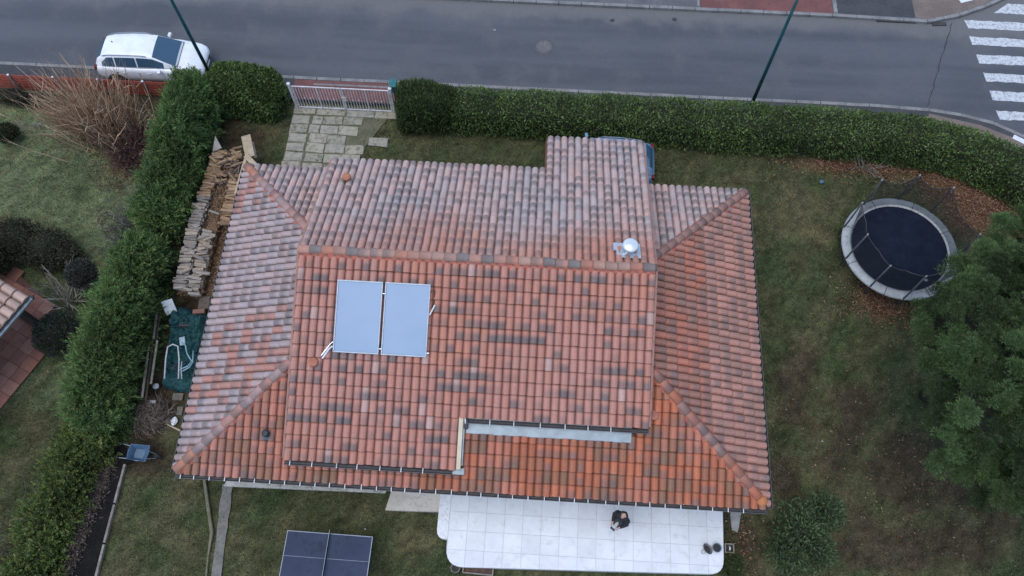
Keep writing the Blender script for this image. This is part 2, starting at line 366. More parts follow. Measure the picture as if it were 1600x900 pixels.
pave_near = MB().prism(near_poly, -.05, .116).build('near_pavement', DARKASPH)
tag(pave_near, 'narrow near pavement between the street and the garden boundary', 'pavement', kind='structure')
sheet([(.1, 15.95), (4.7, 15.95), (4.7, 16.93), (.1, 16.93)], .121, 'red_section', RED, pave_near)
sheet([(26, 15.6), (28, 14.95), (30.3, 13.2), (32, 11), (33.5, 8), (33.9, 8), (33.4, 11), (31.8, 13.7), (30.05, 15.55), (28.4, 16.3), (26.4, 16.75)], .121, 'brown_section', BROWN, pave_near)
p = gp(1590, 222, .12); MB().box((p.x + .3, p.y, .126), (1.0, .22, .02), -.55).build('white_slab', MAT['white_paint'], pave_near)
def kerb(name, pts, w, label, step=1.0):
    root = thing(name, label, 'kerb', (pts[0][0], pts[0][1], 0)); root['kind'] = 'structure'
    o0 = Vector((pts[0][0], pts[0][1], 0)); me = None
    for (a, b) in zip(pts[:-1], pts[1:]):
        a, b = Vector(a), Vector(b); L = (b - a).length; n = max(1, round(L / step)); d = (b - a) / n
        for i in range(n):
            c = a + d * (i + .5); ang = math.atan2(d.y, d.x)
            if me is None:
                bm = bmesh.new(); bmesh.ops.create_cube(bm, size=1); me = bpy.data.meshes.new('kerb_stone'); bm.to_mesh(me); bm.free(); me.materials.append(MAT['kerb'])
            k = link('kerb_stone', me, root); k.location = (c.x - o0.x, c.y - o0.y, .045 + random.uniform(-.006, .006)); k.rotation_euler = (0, 0, ang + random.uniform(-.006, .006)); k.scale = (d.length - random.uniform(.015, .035), w, .17)
    return root
kerb('near_kerb', [(-14, 17.03), (24, 17.03)] + [(x, y - .08) for x, y in near_curve], .15, 'pale kerb stones along the garden side of the street')
kerb('far_kerb', [(-1, 21.83), (23, 21.83)] + [(x - .06, y + .08) for x, y in far_curve] + [(33.4, 26.1)], .16, 'pale kerb stones along the far side of the street')
# inner edging in front of the red strip by the gate
kerb('pavement_edging', [(.9, 16.72), (4.5, 16.74)], .09, 'thin pale edging line across the red pavement before the gate', .9)
g = gp(1400, 37); MB().box((g.x, 21.74, .03), (1.7, .18, .05)).build('drain_gap', MAT['dark_metal'], pave_far)
g = gp(1467, 39); MB().box((g.x, g.y + .02, .03), (.6, .16, .05), .1).build('drain_gap', MAT['dark_metal'], pave_far)

# ------------------------------------------------------------------ driveway with stone pavers set in grass
drive = MB().prism([(.15, 10.2), (.35, 15.75), (4.45, 15.75), (3.3, 13.5), (3.3, 10.2)], -.03, .012).build('driveway', M_('mossy_joint', (.14, .128, .08), (.095, .095, .05), 3, .95, c3=(.18, .16, .11), sc3=22, bumps=.8, bd=.02))
tag(drive, 'paved drive of pale stone blocks with grass joints leading to the gate', 'driveway', kind='structure')
STONES = [M_('paver_%d' % i, c1, c2, 3.5, .92, c3=c3, sc3=7, bumps=.6, bd=.012) for i, (c1, c2, c3) in enumerate([((.37, .335, .26), (.29, .26, .2), (.1, .105, .055)), ((.31, .285, .225), (.23, .21, .16), (.085, .09, .045)), ((.34, .315, .255), (.27, .25, .2), (.15, .145, .12)), ((.36, .33, .255), (.28, .26, .19), (.15, .135, .09))])]
pmesh = []
for s in STONES:
    for q in range(2):
        bm = bmesh.new(); bmesh.ops.create_cube(bm, size=1)
        for v in bm.verts:
            v.co.x += random.uniform(-.035, .035); v.co.y += random.uniform(-.06, .06)
            if v.co.z > 0: v.co.x *= .96; v.co.y *= .94; v.co.z += random.uniform(-.12, .12)
        me = bpy.data.meshes.new('paver'); bm.to_mesh(me); bm.free(); me.materials.append(s); pmesh.append(me)
y = 15.46; row = 0
while y > 10.4:
    x = .28 + (0 if row % 2 else -.02); end = 4.3 if y > 15.2 else (3.95 - .12 * row if row < 6 else 3.2)
    col = 0
    while x < end:
        w = .74 if col == 0 else random.choice([.42, .74, .74, .8])
        if row == 0: w = random.choice([.9, 1.2])
        if col > 0 and random.random() < (.0 if x < 2.6 else .2): x += w + .09; col += 1; continue
        k = link('paver', random.choice(pmesh), drive); k.location = (x + w / 2 + random.uniform(-.02, .02), y + random.uniform(-.025, .025), .018 + random.uniform(-.008, .008))
        k.rotation_euler = (0, 0, random.uniform(-.05, .05)); k.scale = (w, .43 + random.uniform(-.05, .03), .05)
        x += w + random.uniform(.015, .045) + (.06 if col == 0 else 0); col += 1
    y -= .46; row += 1

# ------------------------------------------------------------------ paving round the house
slab = MB().prism([gp2(350, 760), gp2(602, 771), (6.4, 1.0), (.9, 1.0)], -.05, .05).build('house_apron', M_('cracked_concrete', (.52, .5, .44), (.42, .4, .35), 1.3, .92, c3=(.17, .15, .12), sc3=5, bumps=.5, bd=.015))
tag(slab, 'cracked pale concrete apron along the front wall left of the terrace', 'apron', kind='structure')
st = thing('concrete_step', 'beige concrete step slab between the apron and the white terrace', 'step', (*gp2(645, 780), 0))
a, b = gp(602, 797, .12), gp(690, 800, .12)
MB().prism([(6.35 - st.location.x, .95 - st.location.y), (a.x - st.location.x, a.y - st.location.y), (b.x - st.location.x, b.y - st.location.y), (b.x - st.location.x, .95 - st.location.y)], -.05, .13).build('slab', M_('beige_slab', (.58, .53, .45), (.5, .45, .38), 1.4, .9, c3=(.36, .32, .27), sc3=8, bumps=.3), st)
MB().box((.0, .36, .16), (1.85, .3, .1)).build('sill', MAT['white_paint'], st)
pth = MB(); prev = None
for i in range(25):
    t = i / 12; c = gp(356 - 20 * t, 757 + 160 * t); w = .17 + random.uniform(-.025, .02)
    q = [(c.x - w, c.y), (c.x + w, c.y)]
    if prev: pth.add([(*prev[0], .02), (*prev[1], .02), (*q[1], .02), (*q[0], .02)], [(3, 2, 1, 0)])
    prev = q
tag(pth.build('garden_path', M_('path_concrete', (.2, .19, .165), (.15, .14, .12), 3, .95, c3=(.1, .095, .07), sc3=12, bumps=.6)), 'narrow grey concrete path running down the lawn from the apron', 'path', kind='structure')
tag(MB().tube([gp(318, 738, .06), gp(325, 790, .05), gp(331, 832, .07), gp(325, 870, .05), gp(321, 912, .05), gp(316, 1000, .05)], [.05, .06, .06, .03, .03, .02], 6).build('edging_branch', M_('edging_wood', (.2, .185, .12), (.14, .125, .08), 6, .9, bumps=.5)), 'long crooked branch lying as edging left of the grey path', 'branch')

# terrace
TZ = .30
troot = thing('terrace', 'white tiled terrace with rounded corners in front of the house', 'terrace', (12.6, -.7, 0))
def off(poly, o): return [(x - o.x, y - o.y) for x, y in poly]
def rounded(poly, rr):
    out = []; n = len(poly)
    for i, (q, r) in enumerate(zip(poly, rr)):
        if r <= 0: out.append(q); continue
        q = Vector(q); a = Vector(poly[i - 1]); b = Vector(poly[(i + 1) % n]); s = q + (a - q).normalized() * r; e = q + (b - q).normalized() * r
        for k in range(7): t = k / 6; out.append(tuple((1 - t) ** 2 * s + 2 * t * (1 - t) * q + t * t * e))
    return out
tl, tr = gp(703, 886, TZ), gp(1131, 896, TZ)
tpoly = rounded([(8.22, .9), (8.22, tl.y), (17.06, tr.y - .03), (17.14, .9)], [0, .6, .45, 0])
MB().prism(off(tpoly, troot.location), -.05, TZ - .012).build('slab', M_('grout_grey', (.56, .57, .58), (.5, .51, .52), 3, .8, bumps=.1), troot)
MB().prism(off(rounded([(7.86, .55), (7.86, -1.2), (8.215, -1.2), (8.215, .55)], [0, .3, 0, 0]), troot.location), -.05, TZ - .05).build('side_ledge', MAT['white_paint'], troot)
TT = [M_('terrace_tile_%d' % i, (.72 * s, .73 * s, .74 * s), (.66 * s, .67 * s, .68 * s), 1.8, .42, c3=(.58, .58, .58), sc3=4, bumps=.06, spec=.5) for i, s in enumerate((1.0, .97, .94))]
P = .595
for i in range(16):
    for j in range(6):
        x0, x1 = 8.25 + i * P, 8.25 + (i + 1) * P - .014; y1 = .885 - j * P - .02; y0 = y1 - P + .014
        bm = bmesh.new(); bmesh.ops.create_cube(bm, size=1)
        for v in bm.verts: v.co = ((x0 if v.co.x < 0 else x1), (y0 if v.co.y < 0 else y1), TZ + (.0 if v.co.z > 0 else -.03) + .001 * ((i * 7 + j * 3) % 3))
        n = len(tpoly)
        for k in range(n):
            q0, q1 = Vector(tpoly[k]), Vector(tpoly[(k + 1) % n]); d = q1 - q0
            if d.length < 1e-4: continue
            nn = Vector((d.y, -d.x, 0)).normalized()
            r = bmesh.ops.bisect_plane(bm, geom=bm.verts[:] + bm.edges[:] + bm.faces[:], plane_co=(q0.x - nn.x * .012, q0.y - nn.y * .012, 0), plane_no=nn, clear_outer=True)
            ce = [e for e in r['geom_cut'] if isinstance(e, bmesh.types.BMEdge)]
            if ce: bmesh.ops.edgeloop_fill(bm, edges=ce)
        if len(bm.verts) >= 6:
            bmesh.ops.translate(bm, verts=bm.verts, vec=-troot.location)
            me = bpy.data.meshes.new('tile'); bm.to_mesh(me); link('tile', me, troot, TT[(i * 5 + j * 3) % 3 if random.random() < .7 else 0])
        bm.free()
# soil membrane strip with timber edging on the left of the lawn
mem = MB().prism([gp2(188, 690), gp2(212, 722), gp2(197, 727), gp2(148, 905), gp2(110, 1030), gp2(62, 1030), gp2(112, 905), gp2(150, 770)], -.03, .012).build('dark_bed', M_('black_soil', (.011, .0105, .0105), (.017, .0155, .015), 2, .95, spec=.08, c3=(.028, .025, .022), sc3=20, bumps=.7, bd=.03))
tag(mem, 'freshly dug black soil bed between the ivy bank and the timber edging', 'soil', kind='structure')
eb = thing('timber_edging', 'pale timber edging board along the black soil bed', 'edging', (*gp2(172, 820), 0))
for (a, b) in [((196, 726), (180, 786)), ((179.4, 789), (164, 848)), ((163.4, 851), (149, 908)), ((148.4, 911), (113, 1030))]:
    MB().bar(gp(*a, .06) - eb.location, gp(*b, .06) - eb.location, .07, .14).build('board', MAT['wood_old'], eb)

# ================================================================== HOUSE
W, D, EZ, SL = 17.868, 10.947, 2.6, .38
CS = 1 / math.sqrt(1 + SL * SL); SN = SL * CS
RY, RZ = 6.40, 5.30                        # main ridge
XL, CP, RP = 3.33, .2477, .3875            # block left edge, tile column pitch, tile row pitch
XR = XL + 44 * CP; XM = XL + 21 * CP
YF1 = RY - 6.31 * CS                       # front eave of the upper roof, left half
YF2 = YF1 + 4 * RP * CS
YB1 = RY + 12 * RP * CS; YB2 = YB1 + 5 * RP * CS; XC = XL + 30 * CP - .05
def zup(y): return RZ - SL * abs(y - RY)
house = thing('house', 'single-storey house with a red clay tile roof in the middle of the garden', 'house', (0, 0, 0))
# walls (mostly under the eaves)
wall = MB().prism([(.55, .75), (W - .55, .75), (W - .55, D - .55), (.55, D - .55)], 0, EZ + .02)
wall.build('wall', MAT['render_wall'], house)
up = MB()
def gable(x0, x1, y0, y1, name):
    q = [(y0, 2.7), (y1, 2.7), (y1, zup(y1) - .09), (RY, RZ - .09), (y0, zup(y0) - .09)]
    return MB().loft([[(x0, y, z) for y, z in q], [(x1, y, z) for y, z in q]]).build(name, MAT['render_wall'], house, fixn=True)
gable(XL + .12, XR - .12, YF2 + .18, YB1 - .25, 'upper_wall')
MB().loft([[(x, .55, 2.62), (x, YF2 + .17, 2.62), (x, YF2 + .17, zup(YF2) - .1), (x, YF1 + .2, zup(YF1) - .02), (x, .55, zup(YF1) - .1)] for x in (XL + .12, XM - .05)]).build('upper_wall', MAT['render_wall'], house, fixn=True)
for (x, y) in [(XC + .15, YB2 - .2), (XR - .2, YB2 - .2)]:
    MB().box((x, y, 1.4), (.14, .14, 2.8)).build('carport_post', MAT['wood_old'], house)
# decks carrying the tiles
DECK = M_('roof_underlay', (.16, .075, .05), (.12, .06, .045), 3, .95, bumps=.3)
def lowz(d): return EZ + SL * d - .035
h = 3.55; h2 = 3.85
roof = MB()
roof.add([(0, 0, lowz(0)), (W, 0, lowz(0)), (W - h2, h2, lowz(h2)), (h, h, lowz(h))], [(0, 1, 2, 3)])
roof.add([(0, D, lowz(0)), (0, 0, lowz(0)), (h, h, lowz(h)), (h, D - h, lowz(h))], [(0, 1, 2, 3)])
roof.add([(W, 0, lowz(0)), (W, D, lowz(0)), (W - h2, D - h2, lowz(h2)), (W - h2, h2, lowz(h2))], [(0, 1, 2, 3)])
roof.add([(W, D, lowz(0)), (0, D, lowz(0)), (h, D - h, lowz(h)), (W - h2, D - h2, lowz(h2))], [(0, 1, 2, 3)])
roof.add([(.0, .0, 2.5), (W, 0, 2.5), (W, D, 2.5), (0, D, 2.5)], [(3, 2, 1, 0)])
lower_roof = roof.build('lower_roof', DECK, house)
def up_q(x0, x1, y0, y1, dz=-.035): return [(x0, y0, zup(y0) + dz), (x1, y0, zup(y0) + dz), (x1, y1, zup(y1) + dz), (x0, y1, zup(y1) + dz)]
roof = MB()
for q in (up_q(XL, XM, YF1 + .04, RY), up_q(XM, XR, YF2 + .04, RY), up_q(XL, XC, RY, YB1 - .04), up_q(XC, XR, RY, YB2 - .04)):
    V = q + [(x, y, z - .09) for x, y, z in q]
    roof.add(V, [(0, 1, 2, 3), (7, 6, 5, 4), (0, 4, 5, 1), (1, 5, 6, 2), (2, 6, 7, 3), (3, 7, 4, 0)])
upper_roof = roof.build('upper_roof', DECK, house, fixn=True)

# ---- clay tiles: one barrel and pan per tile
def tile_template():
    T = .425
    sec = [(-.127, -.002), (-.108, -.006), (-.1, .03), (-.066, .076), (-.0, .1), (.066, .076), (.1, .03), (.108, -.006), (.121, -.002)]
    V = []; tl = []
    for (yv, dz, s) in ((-.02, .046, 1.02), (-.02, .026, .86), (T * .5, .026, .97), (T, .004, .90)):
        for (x, z) in sec: V.append((x * (s if abs(x) < .1 else 1), yv, z * (s if z > .01 else 1) + dz)); tl.append((yv + .02) / T)
    n = len(sec); F = []
    for a, b in ((1, 0), (0, 2), (2, 3)):
        for k in range(n - 1): F.append((a * n + k, a * n + k + 1, b * n + k + 1, b * n + k))
    F.append(tuple([n + k for k in (1, 2, 3, 4, 5, 6, 7)][::-1]))
    return np.array(V), F, np.array(tl), np.array([1.0 if abs(x) > .105 else (.4 if abs(x) > .09 else 0.0) for _ in range(4) for (x, z) in sec])
TV, TF, TTL, TPN = tile_template()

def clay_mat(name, individual):
    m, nt, bs = nodes_of(name)
    if individual:
        s = nt.nodes.new('ShaderNodeObjectInfo'); colr, alp = s.outputs['Color'], s.outputs['Alpha']
    else:
        s = nt.nodes.new('ShaderNodeAttribute'); s.attribute_name = 'col'; colr, alp = s.outputs['Color'], s.outputs['Alpha']
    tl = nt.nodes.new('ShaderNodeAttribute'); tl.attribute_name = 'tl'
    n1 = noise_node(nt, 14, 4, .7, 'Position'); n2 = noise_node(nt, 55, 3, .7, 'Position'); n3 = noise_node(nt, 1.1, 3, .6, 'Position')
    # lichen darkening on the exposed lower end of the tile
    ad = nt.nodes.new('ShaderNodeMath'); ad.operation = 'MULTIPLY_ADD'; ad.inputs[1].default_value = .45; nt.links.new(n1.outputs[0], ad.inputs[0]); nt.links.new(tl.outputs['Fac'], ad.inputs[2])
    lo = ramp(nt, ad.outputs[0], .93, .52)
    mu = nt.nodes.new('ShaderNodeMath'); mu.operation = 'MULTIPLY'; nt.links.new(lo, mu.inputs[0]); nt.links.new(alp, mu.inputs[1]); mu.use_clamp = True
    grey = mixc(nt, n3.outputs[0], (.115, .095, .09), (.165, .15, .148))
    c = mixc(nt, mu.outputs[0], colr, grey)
    # lichen bloom in broad patches, small crusts and faint stains
    n4 = noise_node(nt, 1.9, 6, .75, 'Position'); n5 = noise_node(nt, 23, 5, .8, 'Position')
    lich = nt.nodes.new('ShaderNodeMath'); lich.operation = 'MULTIPLY'; lich.inputs[1].default_value = .38; nt.links.new(ramp(nt, n4.outputs[0], .50, .72), lich.inputs[0])
    c = mixc(nt, lich.outputs[0], c, (.27, .235, .215))
    crust = nt.nodes.new('ShaderNodeMath'); crust.operation = 'MULTIPLY'; crust.inputs[1].default_value = .5; nt.links.new(ramp(nt, n5.outputs[0], .60, .70), crust.inputs[0])
    c = mixc(nt, crust.outputs[0], c, (.14, .115, .10))
    c = mixc(nt, ramp(nt, n1.outputs[0], .52, .78), c, (.75, .78, .8), 'MULTIPLY')
    mm = mixc(nt, ramp(nt, n2.outputs[0], .35, .7), (.86, .86, .86), (1.14, 1.14, 1.14)); c = mixc(nt, 1.0, c, mm, 'MULTIPLY')
    # gap shade painted into the clay colour, in the pans and under each overlap
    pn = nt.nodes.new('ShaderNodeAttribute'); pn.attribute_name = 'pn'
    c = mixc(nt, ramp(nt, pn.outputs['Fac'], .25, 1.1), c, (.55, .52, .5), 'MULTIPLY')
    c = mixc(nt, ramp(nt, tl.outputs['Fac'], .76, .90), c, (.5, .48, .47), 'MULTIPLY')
    nt.links.new(c, bs.inputs['Base Color']); bs.inputs['Roughness'].default_value = .8; bs.inputs['Specular IOR Level'].default_value = .3; bump(nt, bs, n2.outputs[0], .35, .008)
    return m
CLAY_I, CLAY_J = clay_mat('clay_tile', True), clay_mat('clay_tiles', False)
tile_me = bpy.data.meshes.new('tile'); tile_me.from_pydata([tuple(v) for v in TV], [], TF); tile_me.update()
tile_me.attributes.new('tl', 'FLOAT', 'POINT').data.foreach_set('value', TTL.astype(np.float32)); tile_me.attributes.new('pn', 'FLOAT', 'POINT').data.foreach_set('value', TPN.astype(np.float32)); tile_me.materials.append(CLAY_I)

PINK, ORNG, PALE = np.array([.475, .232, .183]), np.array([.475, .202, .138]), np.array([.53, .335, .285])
def nz(x, y, s, sd): return float(vnoise(np.array([[x, y, 0.]]), s, sd)[0])
def tile_colour(region, x, y):
    r = random.random; w = 0.0; run = nz(x * .8, y * 1.6, 1.0, 4)
    if region == 'front_up':
        t = np.clip(.35 + .55 * nz(x, y, .5, 31) + .15 * random.gauss(0, 1), 0, 1); c = PINK * (1 - t) + ORNG * t
        w = random.choice([0, 0, .1, .4, .8]) if run < .05 else random.choice([.15, .35, .7, .9, .95])
        if r() < .03: c = PALE * .94
    elif region == 'front_low':
        c = np.array([.47, .155, .082]) * random.uniform(.84, 1.06)
        if nz(x, y, .8, 2) > .0: c = c * .7 + PINK * .3
        if x < 7.5: c = c * .55 + PINK * .45
        if nz(x * .7, y * 2.2, 2.6, 6) > -.02: t = random.uniform(.2, 1); c = c * (1 - t) + np.array([.25, .13, .08]) * t
        w = random.choice([0, 0, .25, .55])
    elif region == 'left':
        g = np.array([.37, .325, .33]); t = .35 + .5 * r(); c = PALE * (1 - t) * .92 + g * t  # lilac grey: sky tint on this slope painted into the tile colour
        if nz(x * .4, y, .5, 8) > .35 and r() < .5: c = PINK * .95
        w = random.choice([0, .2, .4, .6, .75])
    elif region == 'right':
        c = np.array([.47, .178, .118]) * random.uniform(.86, 1.06)
        if x > 16.2: c = c * .6 + PALE * .4
        if nz(x * 2.0, y * .6, 1.3, 3) > .0: t = random.uniform(.1, .7); c = c * (1 - t) + np.array([.29, .17, .13]) * t
        w = random.choice([0, .15, .4, .6])
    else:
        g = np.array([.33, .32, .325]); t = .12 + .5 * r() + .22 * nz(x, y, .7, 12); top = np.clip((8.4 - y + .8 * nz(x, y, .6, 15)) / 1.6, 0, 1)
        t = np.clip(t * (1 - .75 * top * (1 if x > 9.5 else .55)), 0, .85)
        c = (PALE * .97 * (1 - top) + np.array([.45, .205, .145]) * top) * (1 - t) + g * t; c = c * 1.12  # lichen grey, plus sky reflection and brighter light painted into the back tiles
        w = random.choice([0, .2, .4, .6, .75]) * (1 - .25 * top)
    return np.clip(c * random.uniform(.95, 1.04), .02, .9), w * .92

all_tiles = []      # (matrix rows, colour, weather, whole?, region)
def lay(region, O, u, v, poly, planes, skip=None, voff=0.0):
    """poly: test in plan (x, y) for the tile centre; planes: vertical cutting planes [(co, no)]"""
    O, u, v = np.array(O, float), np.array(u, float), np.array(v, float); n = np.cross(u, v)
    out = []
    ul, vl = poly
    for j in range(int(vl / RP + .999)):
        for i in range(int(round(ul / CP))):
            sh = random.uniform(-.004, .004); jit = random.uniform(-.012, .012)
            base = O + u * ((i + .5) * CP + sh) + v * (j * RP + jit) + n * random.uniform(0, .006)
            cen = base + v * RP * .5
            if skip and skip(cen[0], cen[1]): continue
            d = [float(np.dot(cen[:2] - np.array(co), no)) for co, no in planes]
            if any(q > .30 for q in d): continue
            whole = all(q < -.30 for q in d) or not planes
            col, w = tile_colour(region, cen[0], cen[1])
            tw = random.uniform(-.018, .018)
            uu = u * math.cos(tw) + v * math.sin(tw); vv = v * math.cos(tw) - u * math.sin(tw)
            out.append((base, uu, vv, n, col, w, whole, d))
    return out
s2 = math.sqrt(.5)
front_left_hip, front_right_hip = ((0, 0), W), None
groups = []
# upper slopes
sk = lambda x, y: (x > XM and y < YF2 + .0)
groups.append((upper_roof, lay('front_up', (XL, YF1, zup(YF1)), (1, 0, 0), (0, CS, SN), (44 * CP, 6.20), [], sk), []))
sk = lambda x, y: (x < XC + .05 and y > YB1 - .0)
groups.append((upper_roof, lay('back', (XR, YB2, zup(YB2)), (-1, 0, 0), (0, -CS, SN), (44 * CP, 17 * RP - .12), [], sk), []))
# lower slopes: cut along the hips
def HL(s): return (0, 0), None
FLh = lambda keep: [((0, 0), np.array([s2, -s2]) * keep)]
hipFL, hipBL, hipFR, hipBR = ((0, 0), np.array([-s2, s2])), ((0, D), np.array([-s2, -s2])), ((W, 0), np.array([s2, s2])), ((W, D), np.array([s2, -s2]))
neg = lambda h: (h[0], -h[1])
skF = lambda x, y: (XL + .2 < x < XM - .12 and y > YF1 + .55) or (XM - .12 <= x < XR - .45 and y > YF2 - .22) or y > 3.7
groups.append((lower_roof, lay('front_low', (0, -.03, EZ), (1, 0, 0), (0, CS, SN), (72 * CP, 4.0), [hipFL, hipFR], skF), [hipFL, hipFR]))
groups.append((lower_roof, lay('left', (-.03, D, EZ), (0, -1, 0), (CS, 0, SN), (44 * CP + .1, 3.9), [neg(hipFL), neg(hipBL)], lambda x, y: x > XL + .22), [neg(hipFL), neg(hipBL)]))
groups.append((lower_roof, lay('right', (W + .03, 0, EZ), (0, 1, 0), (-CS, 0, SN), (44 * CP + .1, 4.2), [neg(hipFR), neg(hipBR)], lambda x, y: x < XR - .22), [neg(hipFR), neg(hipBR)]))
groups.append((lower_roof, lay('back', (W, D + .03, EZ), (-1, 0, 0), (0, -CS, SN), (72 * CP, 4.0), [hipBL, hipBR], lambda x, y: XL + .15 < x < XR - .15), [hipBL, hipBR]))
cand = []
for gi, (par, tiles, planes) in enumerate(groups):
    for ti, t in enumerate(tiles):
        if not t[6]: continue
        vd = CAM - t[0]; dist = np.linalg.norm(vd); sx_ = gp  # apparent size
        cand.append((float(np.dot(t[3], vd)) / dist ** 3, gi, ti))
cand.sort(reverse=True); single = {(g_, t_) for _, g_, t_ in cand[:300]}
for gi, (par, tiles, planes) in enumerate(groups):
    V = []; F = []; K = []; L = []; n = 0
    for ti, (base, u, v, nn, col, w, whole, d) in enumerate(tiles):
        if (gi, ti) in single:
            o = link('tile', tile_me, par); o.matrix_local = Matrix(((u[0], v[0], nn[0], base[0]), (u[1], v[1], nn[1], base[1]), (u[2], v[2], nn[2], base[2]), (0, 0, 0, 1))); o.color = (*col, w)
            continue
        P_ = base + np.outer(TV[:, 0], u) + np.outer(TV[:, 1], v) + np.outer(TV[:, 2], nn)
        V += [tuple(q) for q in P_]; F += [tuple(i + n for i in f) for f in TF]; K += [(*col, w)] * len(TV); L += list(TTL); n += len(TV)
    if not V: continue
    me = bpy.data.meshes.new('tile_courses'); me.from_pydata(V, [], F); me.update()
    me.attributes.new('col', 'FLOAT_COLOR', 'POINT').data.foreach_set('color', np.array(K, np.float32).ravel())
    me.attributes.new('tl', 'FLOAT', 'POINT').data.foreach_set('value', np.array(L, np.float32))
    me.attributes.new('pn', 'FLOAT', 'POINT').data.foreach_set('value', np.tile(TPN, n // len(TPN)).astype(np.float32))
    if planes:
        bm = bmesh.new(); bm.from_mesh(me)
        for co, no in planes: bmesh.ops.bisect_plane(bm, geom=bm.verts[:] + bm.edges[:] + bm.faces[:], plane_co=(*co, 0), plane_no=(*no, 0), clear_outer=True)
        bm.to_mesh(me); bm.free()
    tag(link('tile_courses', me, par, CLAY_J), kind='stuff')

# ---- ridge and hip caps: overlapping barrel tiles
def cap_mesh():
    V = []; F = []; n = 9
    for (y, r, z) in ((-.03, .150, .030), (-.03, .132, .026), (.46, .118, .0)):
        for k in range(n):
            a = PI * (k / (n - 1)); V.append((-math.cos(a) * r, y, math.sin(a) * r * .8 + z))
    for a, b in ((1, 0), (0, 2)):
        for k in range(n - 1): F.append((a * n + k, a * n + k + 1, b * n + k + 1, b * n + k))
    me = bpy.data.meshes.new('ridge_tile'); me.from_pydata(V, [], F); me.update(); me.materials.append(CLAY_I)
    me.attributes.new('tl', 'FLOAT', 'POINT').data.foreach_set('value', np.array([0] * 18 + [1] * 9, np.float32))
    me.polygons.foreach_set('use_smooth', [True] * len(F)); return me
cap_me = cap_mesh()
MORTAR = M_('red_mortar', (.44, .13, .085), (.36, .1, .07), 6, .9, c3=(.25, .1, .075), sc3=18, bumps=.5)
def caps(par, a, b, step, cols, lift=.03):
    a, b = Vector(a), Vector(b); L = (b - a).length; n = max(1, round(L / step)); t = (b - a).normalized()
    x = t.cross(Vector((0, 0, 1))).normalized(); z = x.cross(t)
    for i in range(n):
        p_ = a + t * (L * i / n); o = link('ridge_tile', cap_me, par); jx = random.uniform(-.015, .015)
        R = Matrix((x, t, z)).transposed().to_4x4() @ Matrix.Rotation(random.uniform(-.03, .03), 4, 'Z') @ Matrix.Diagonal((1, (L / n) / .43, 1, 1))
        o.matrix_local = Matrix.Translation(p_ + z * lift + x * jx) @ R
        c = np.array(cols(i, n)); o.color = (*np.clip(c * random.uniform(.9, 1.08), 0, 1), random.choice([0, .2, .5]))
ridge_cols = lambda i, n: (.21, .17, .155) if i in (1, 4, 13, 15, 20, 22, 28) else random.choice([(.42, .22, .17), (.44, .19, .13), (.40, .24, .19)])
caps(upper_roof, (XL + .02, RY, RZ + .02), (XR - .02, RY, RZ + .02), .37, ridge_cols)
ms = MB(); n = 60
for i in range(n):       # mortar bedding under the ridge on the front side
    x0 = XL + .05 + (XR - XL - .1) * i / n; x1 = x0 + (XR - XL - .1) / n; d = .20 + random.uniform(-.03, .03)
    ms.add([(x0, RY - .1, zup(RY - .1) + .10), (x1, RY - .1, zup(RY - .1) + .10), (x1, RY - d, zup(RY - d) + .085), (x0, RY - d, zup(RY - d) + .085), (x0, RY - d - .02, zup(RY - d) - .01), (x1, RY - d - .02, zup(RY - d) - .01)], [(3, 2, 1, 0), (5, 2, 3, 4)])
ms.build('ridge_mortar', MORTAR, upper_roof)
hc = lambda i, n: random.choice([(.40, .17, .12), (.43, .15, .09), (.36, .2, .16)])
hcl = lambda i, n: random.choice([(.42, .22, .18), (.40, .25, .22), (.36, .25, .23)]) if i > 1 else (.44, .2, .13)
def hip(a, b, cols):
    caps(lower_roof, a, b, .40, cols, .02)
    a, b = Vector(a), Vector(b); t = (b - a).normalized(); x = t.cross(Vector((0, 0, 1))).normalized(); mb = MB(); n = 26; prev = None
    for i in range(n + 1):
        q = a.lerp(b, i / n); wl, wr = .19 + random.uniform(-.03, .04), .19 + random.uniform(-.03, .04)
        ring = [q + x * wl - Vector((0, 0, .035)), q + x * .06 + Vector((0, 0, .07)), q - x * .06 + Vector((0, 0, .07)), q - x * wr - Vector((0, 0, .035))]
        if prev: mb.add(prev + ring, [(0, 1, 5, 4), (1, 2, 6, 5), (2, 3, 7, 6)])
        prev = ring
    mb.build('hip_mortar', MORTAR, lower_roof, fixn=True)
k = XL - .02
hip((.05, .05, EZ + .08), (k, k, EZ + SL * k + .06), hcl)
hip((.05, D - .05, EZ + .08), (k, D - k, EZ + SL * k + .06), hcl)
k = W - XR - .02
hip((W - .3, .3, EZ + .16), (W - k, k, EZ + SL * k + .06), hc)
hip((W - .05, D - .05, EZ + .08), (W - k, D - k, EZ + SL * k + .06), lambda i, n: (.36, .19, .15))
MB().ellipsoid((W - .17, .17, EZ + .12), (.17, .17, .13), 14, 8).build('hip_end_cap', M_('orange_clay', (.5, .19, .075), (.42, .15, .06), 5, .8, bumps=.3), lower_roof, smooth=True)
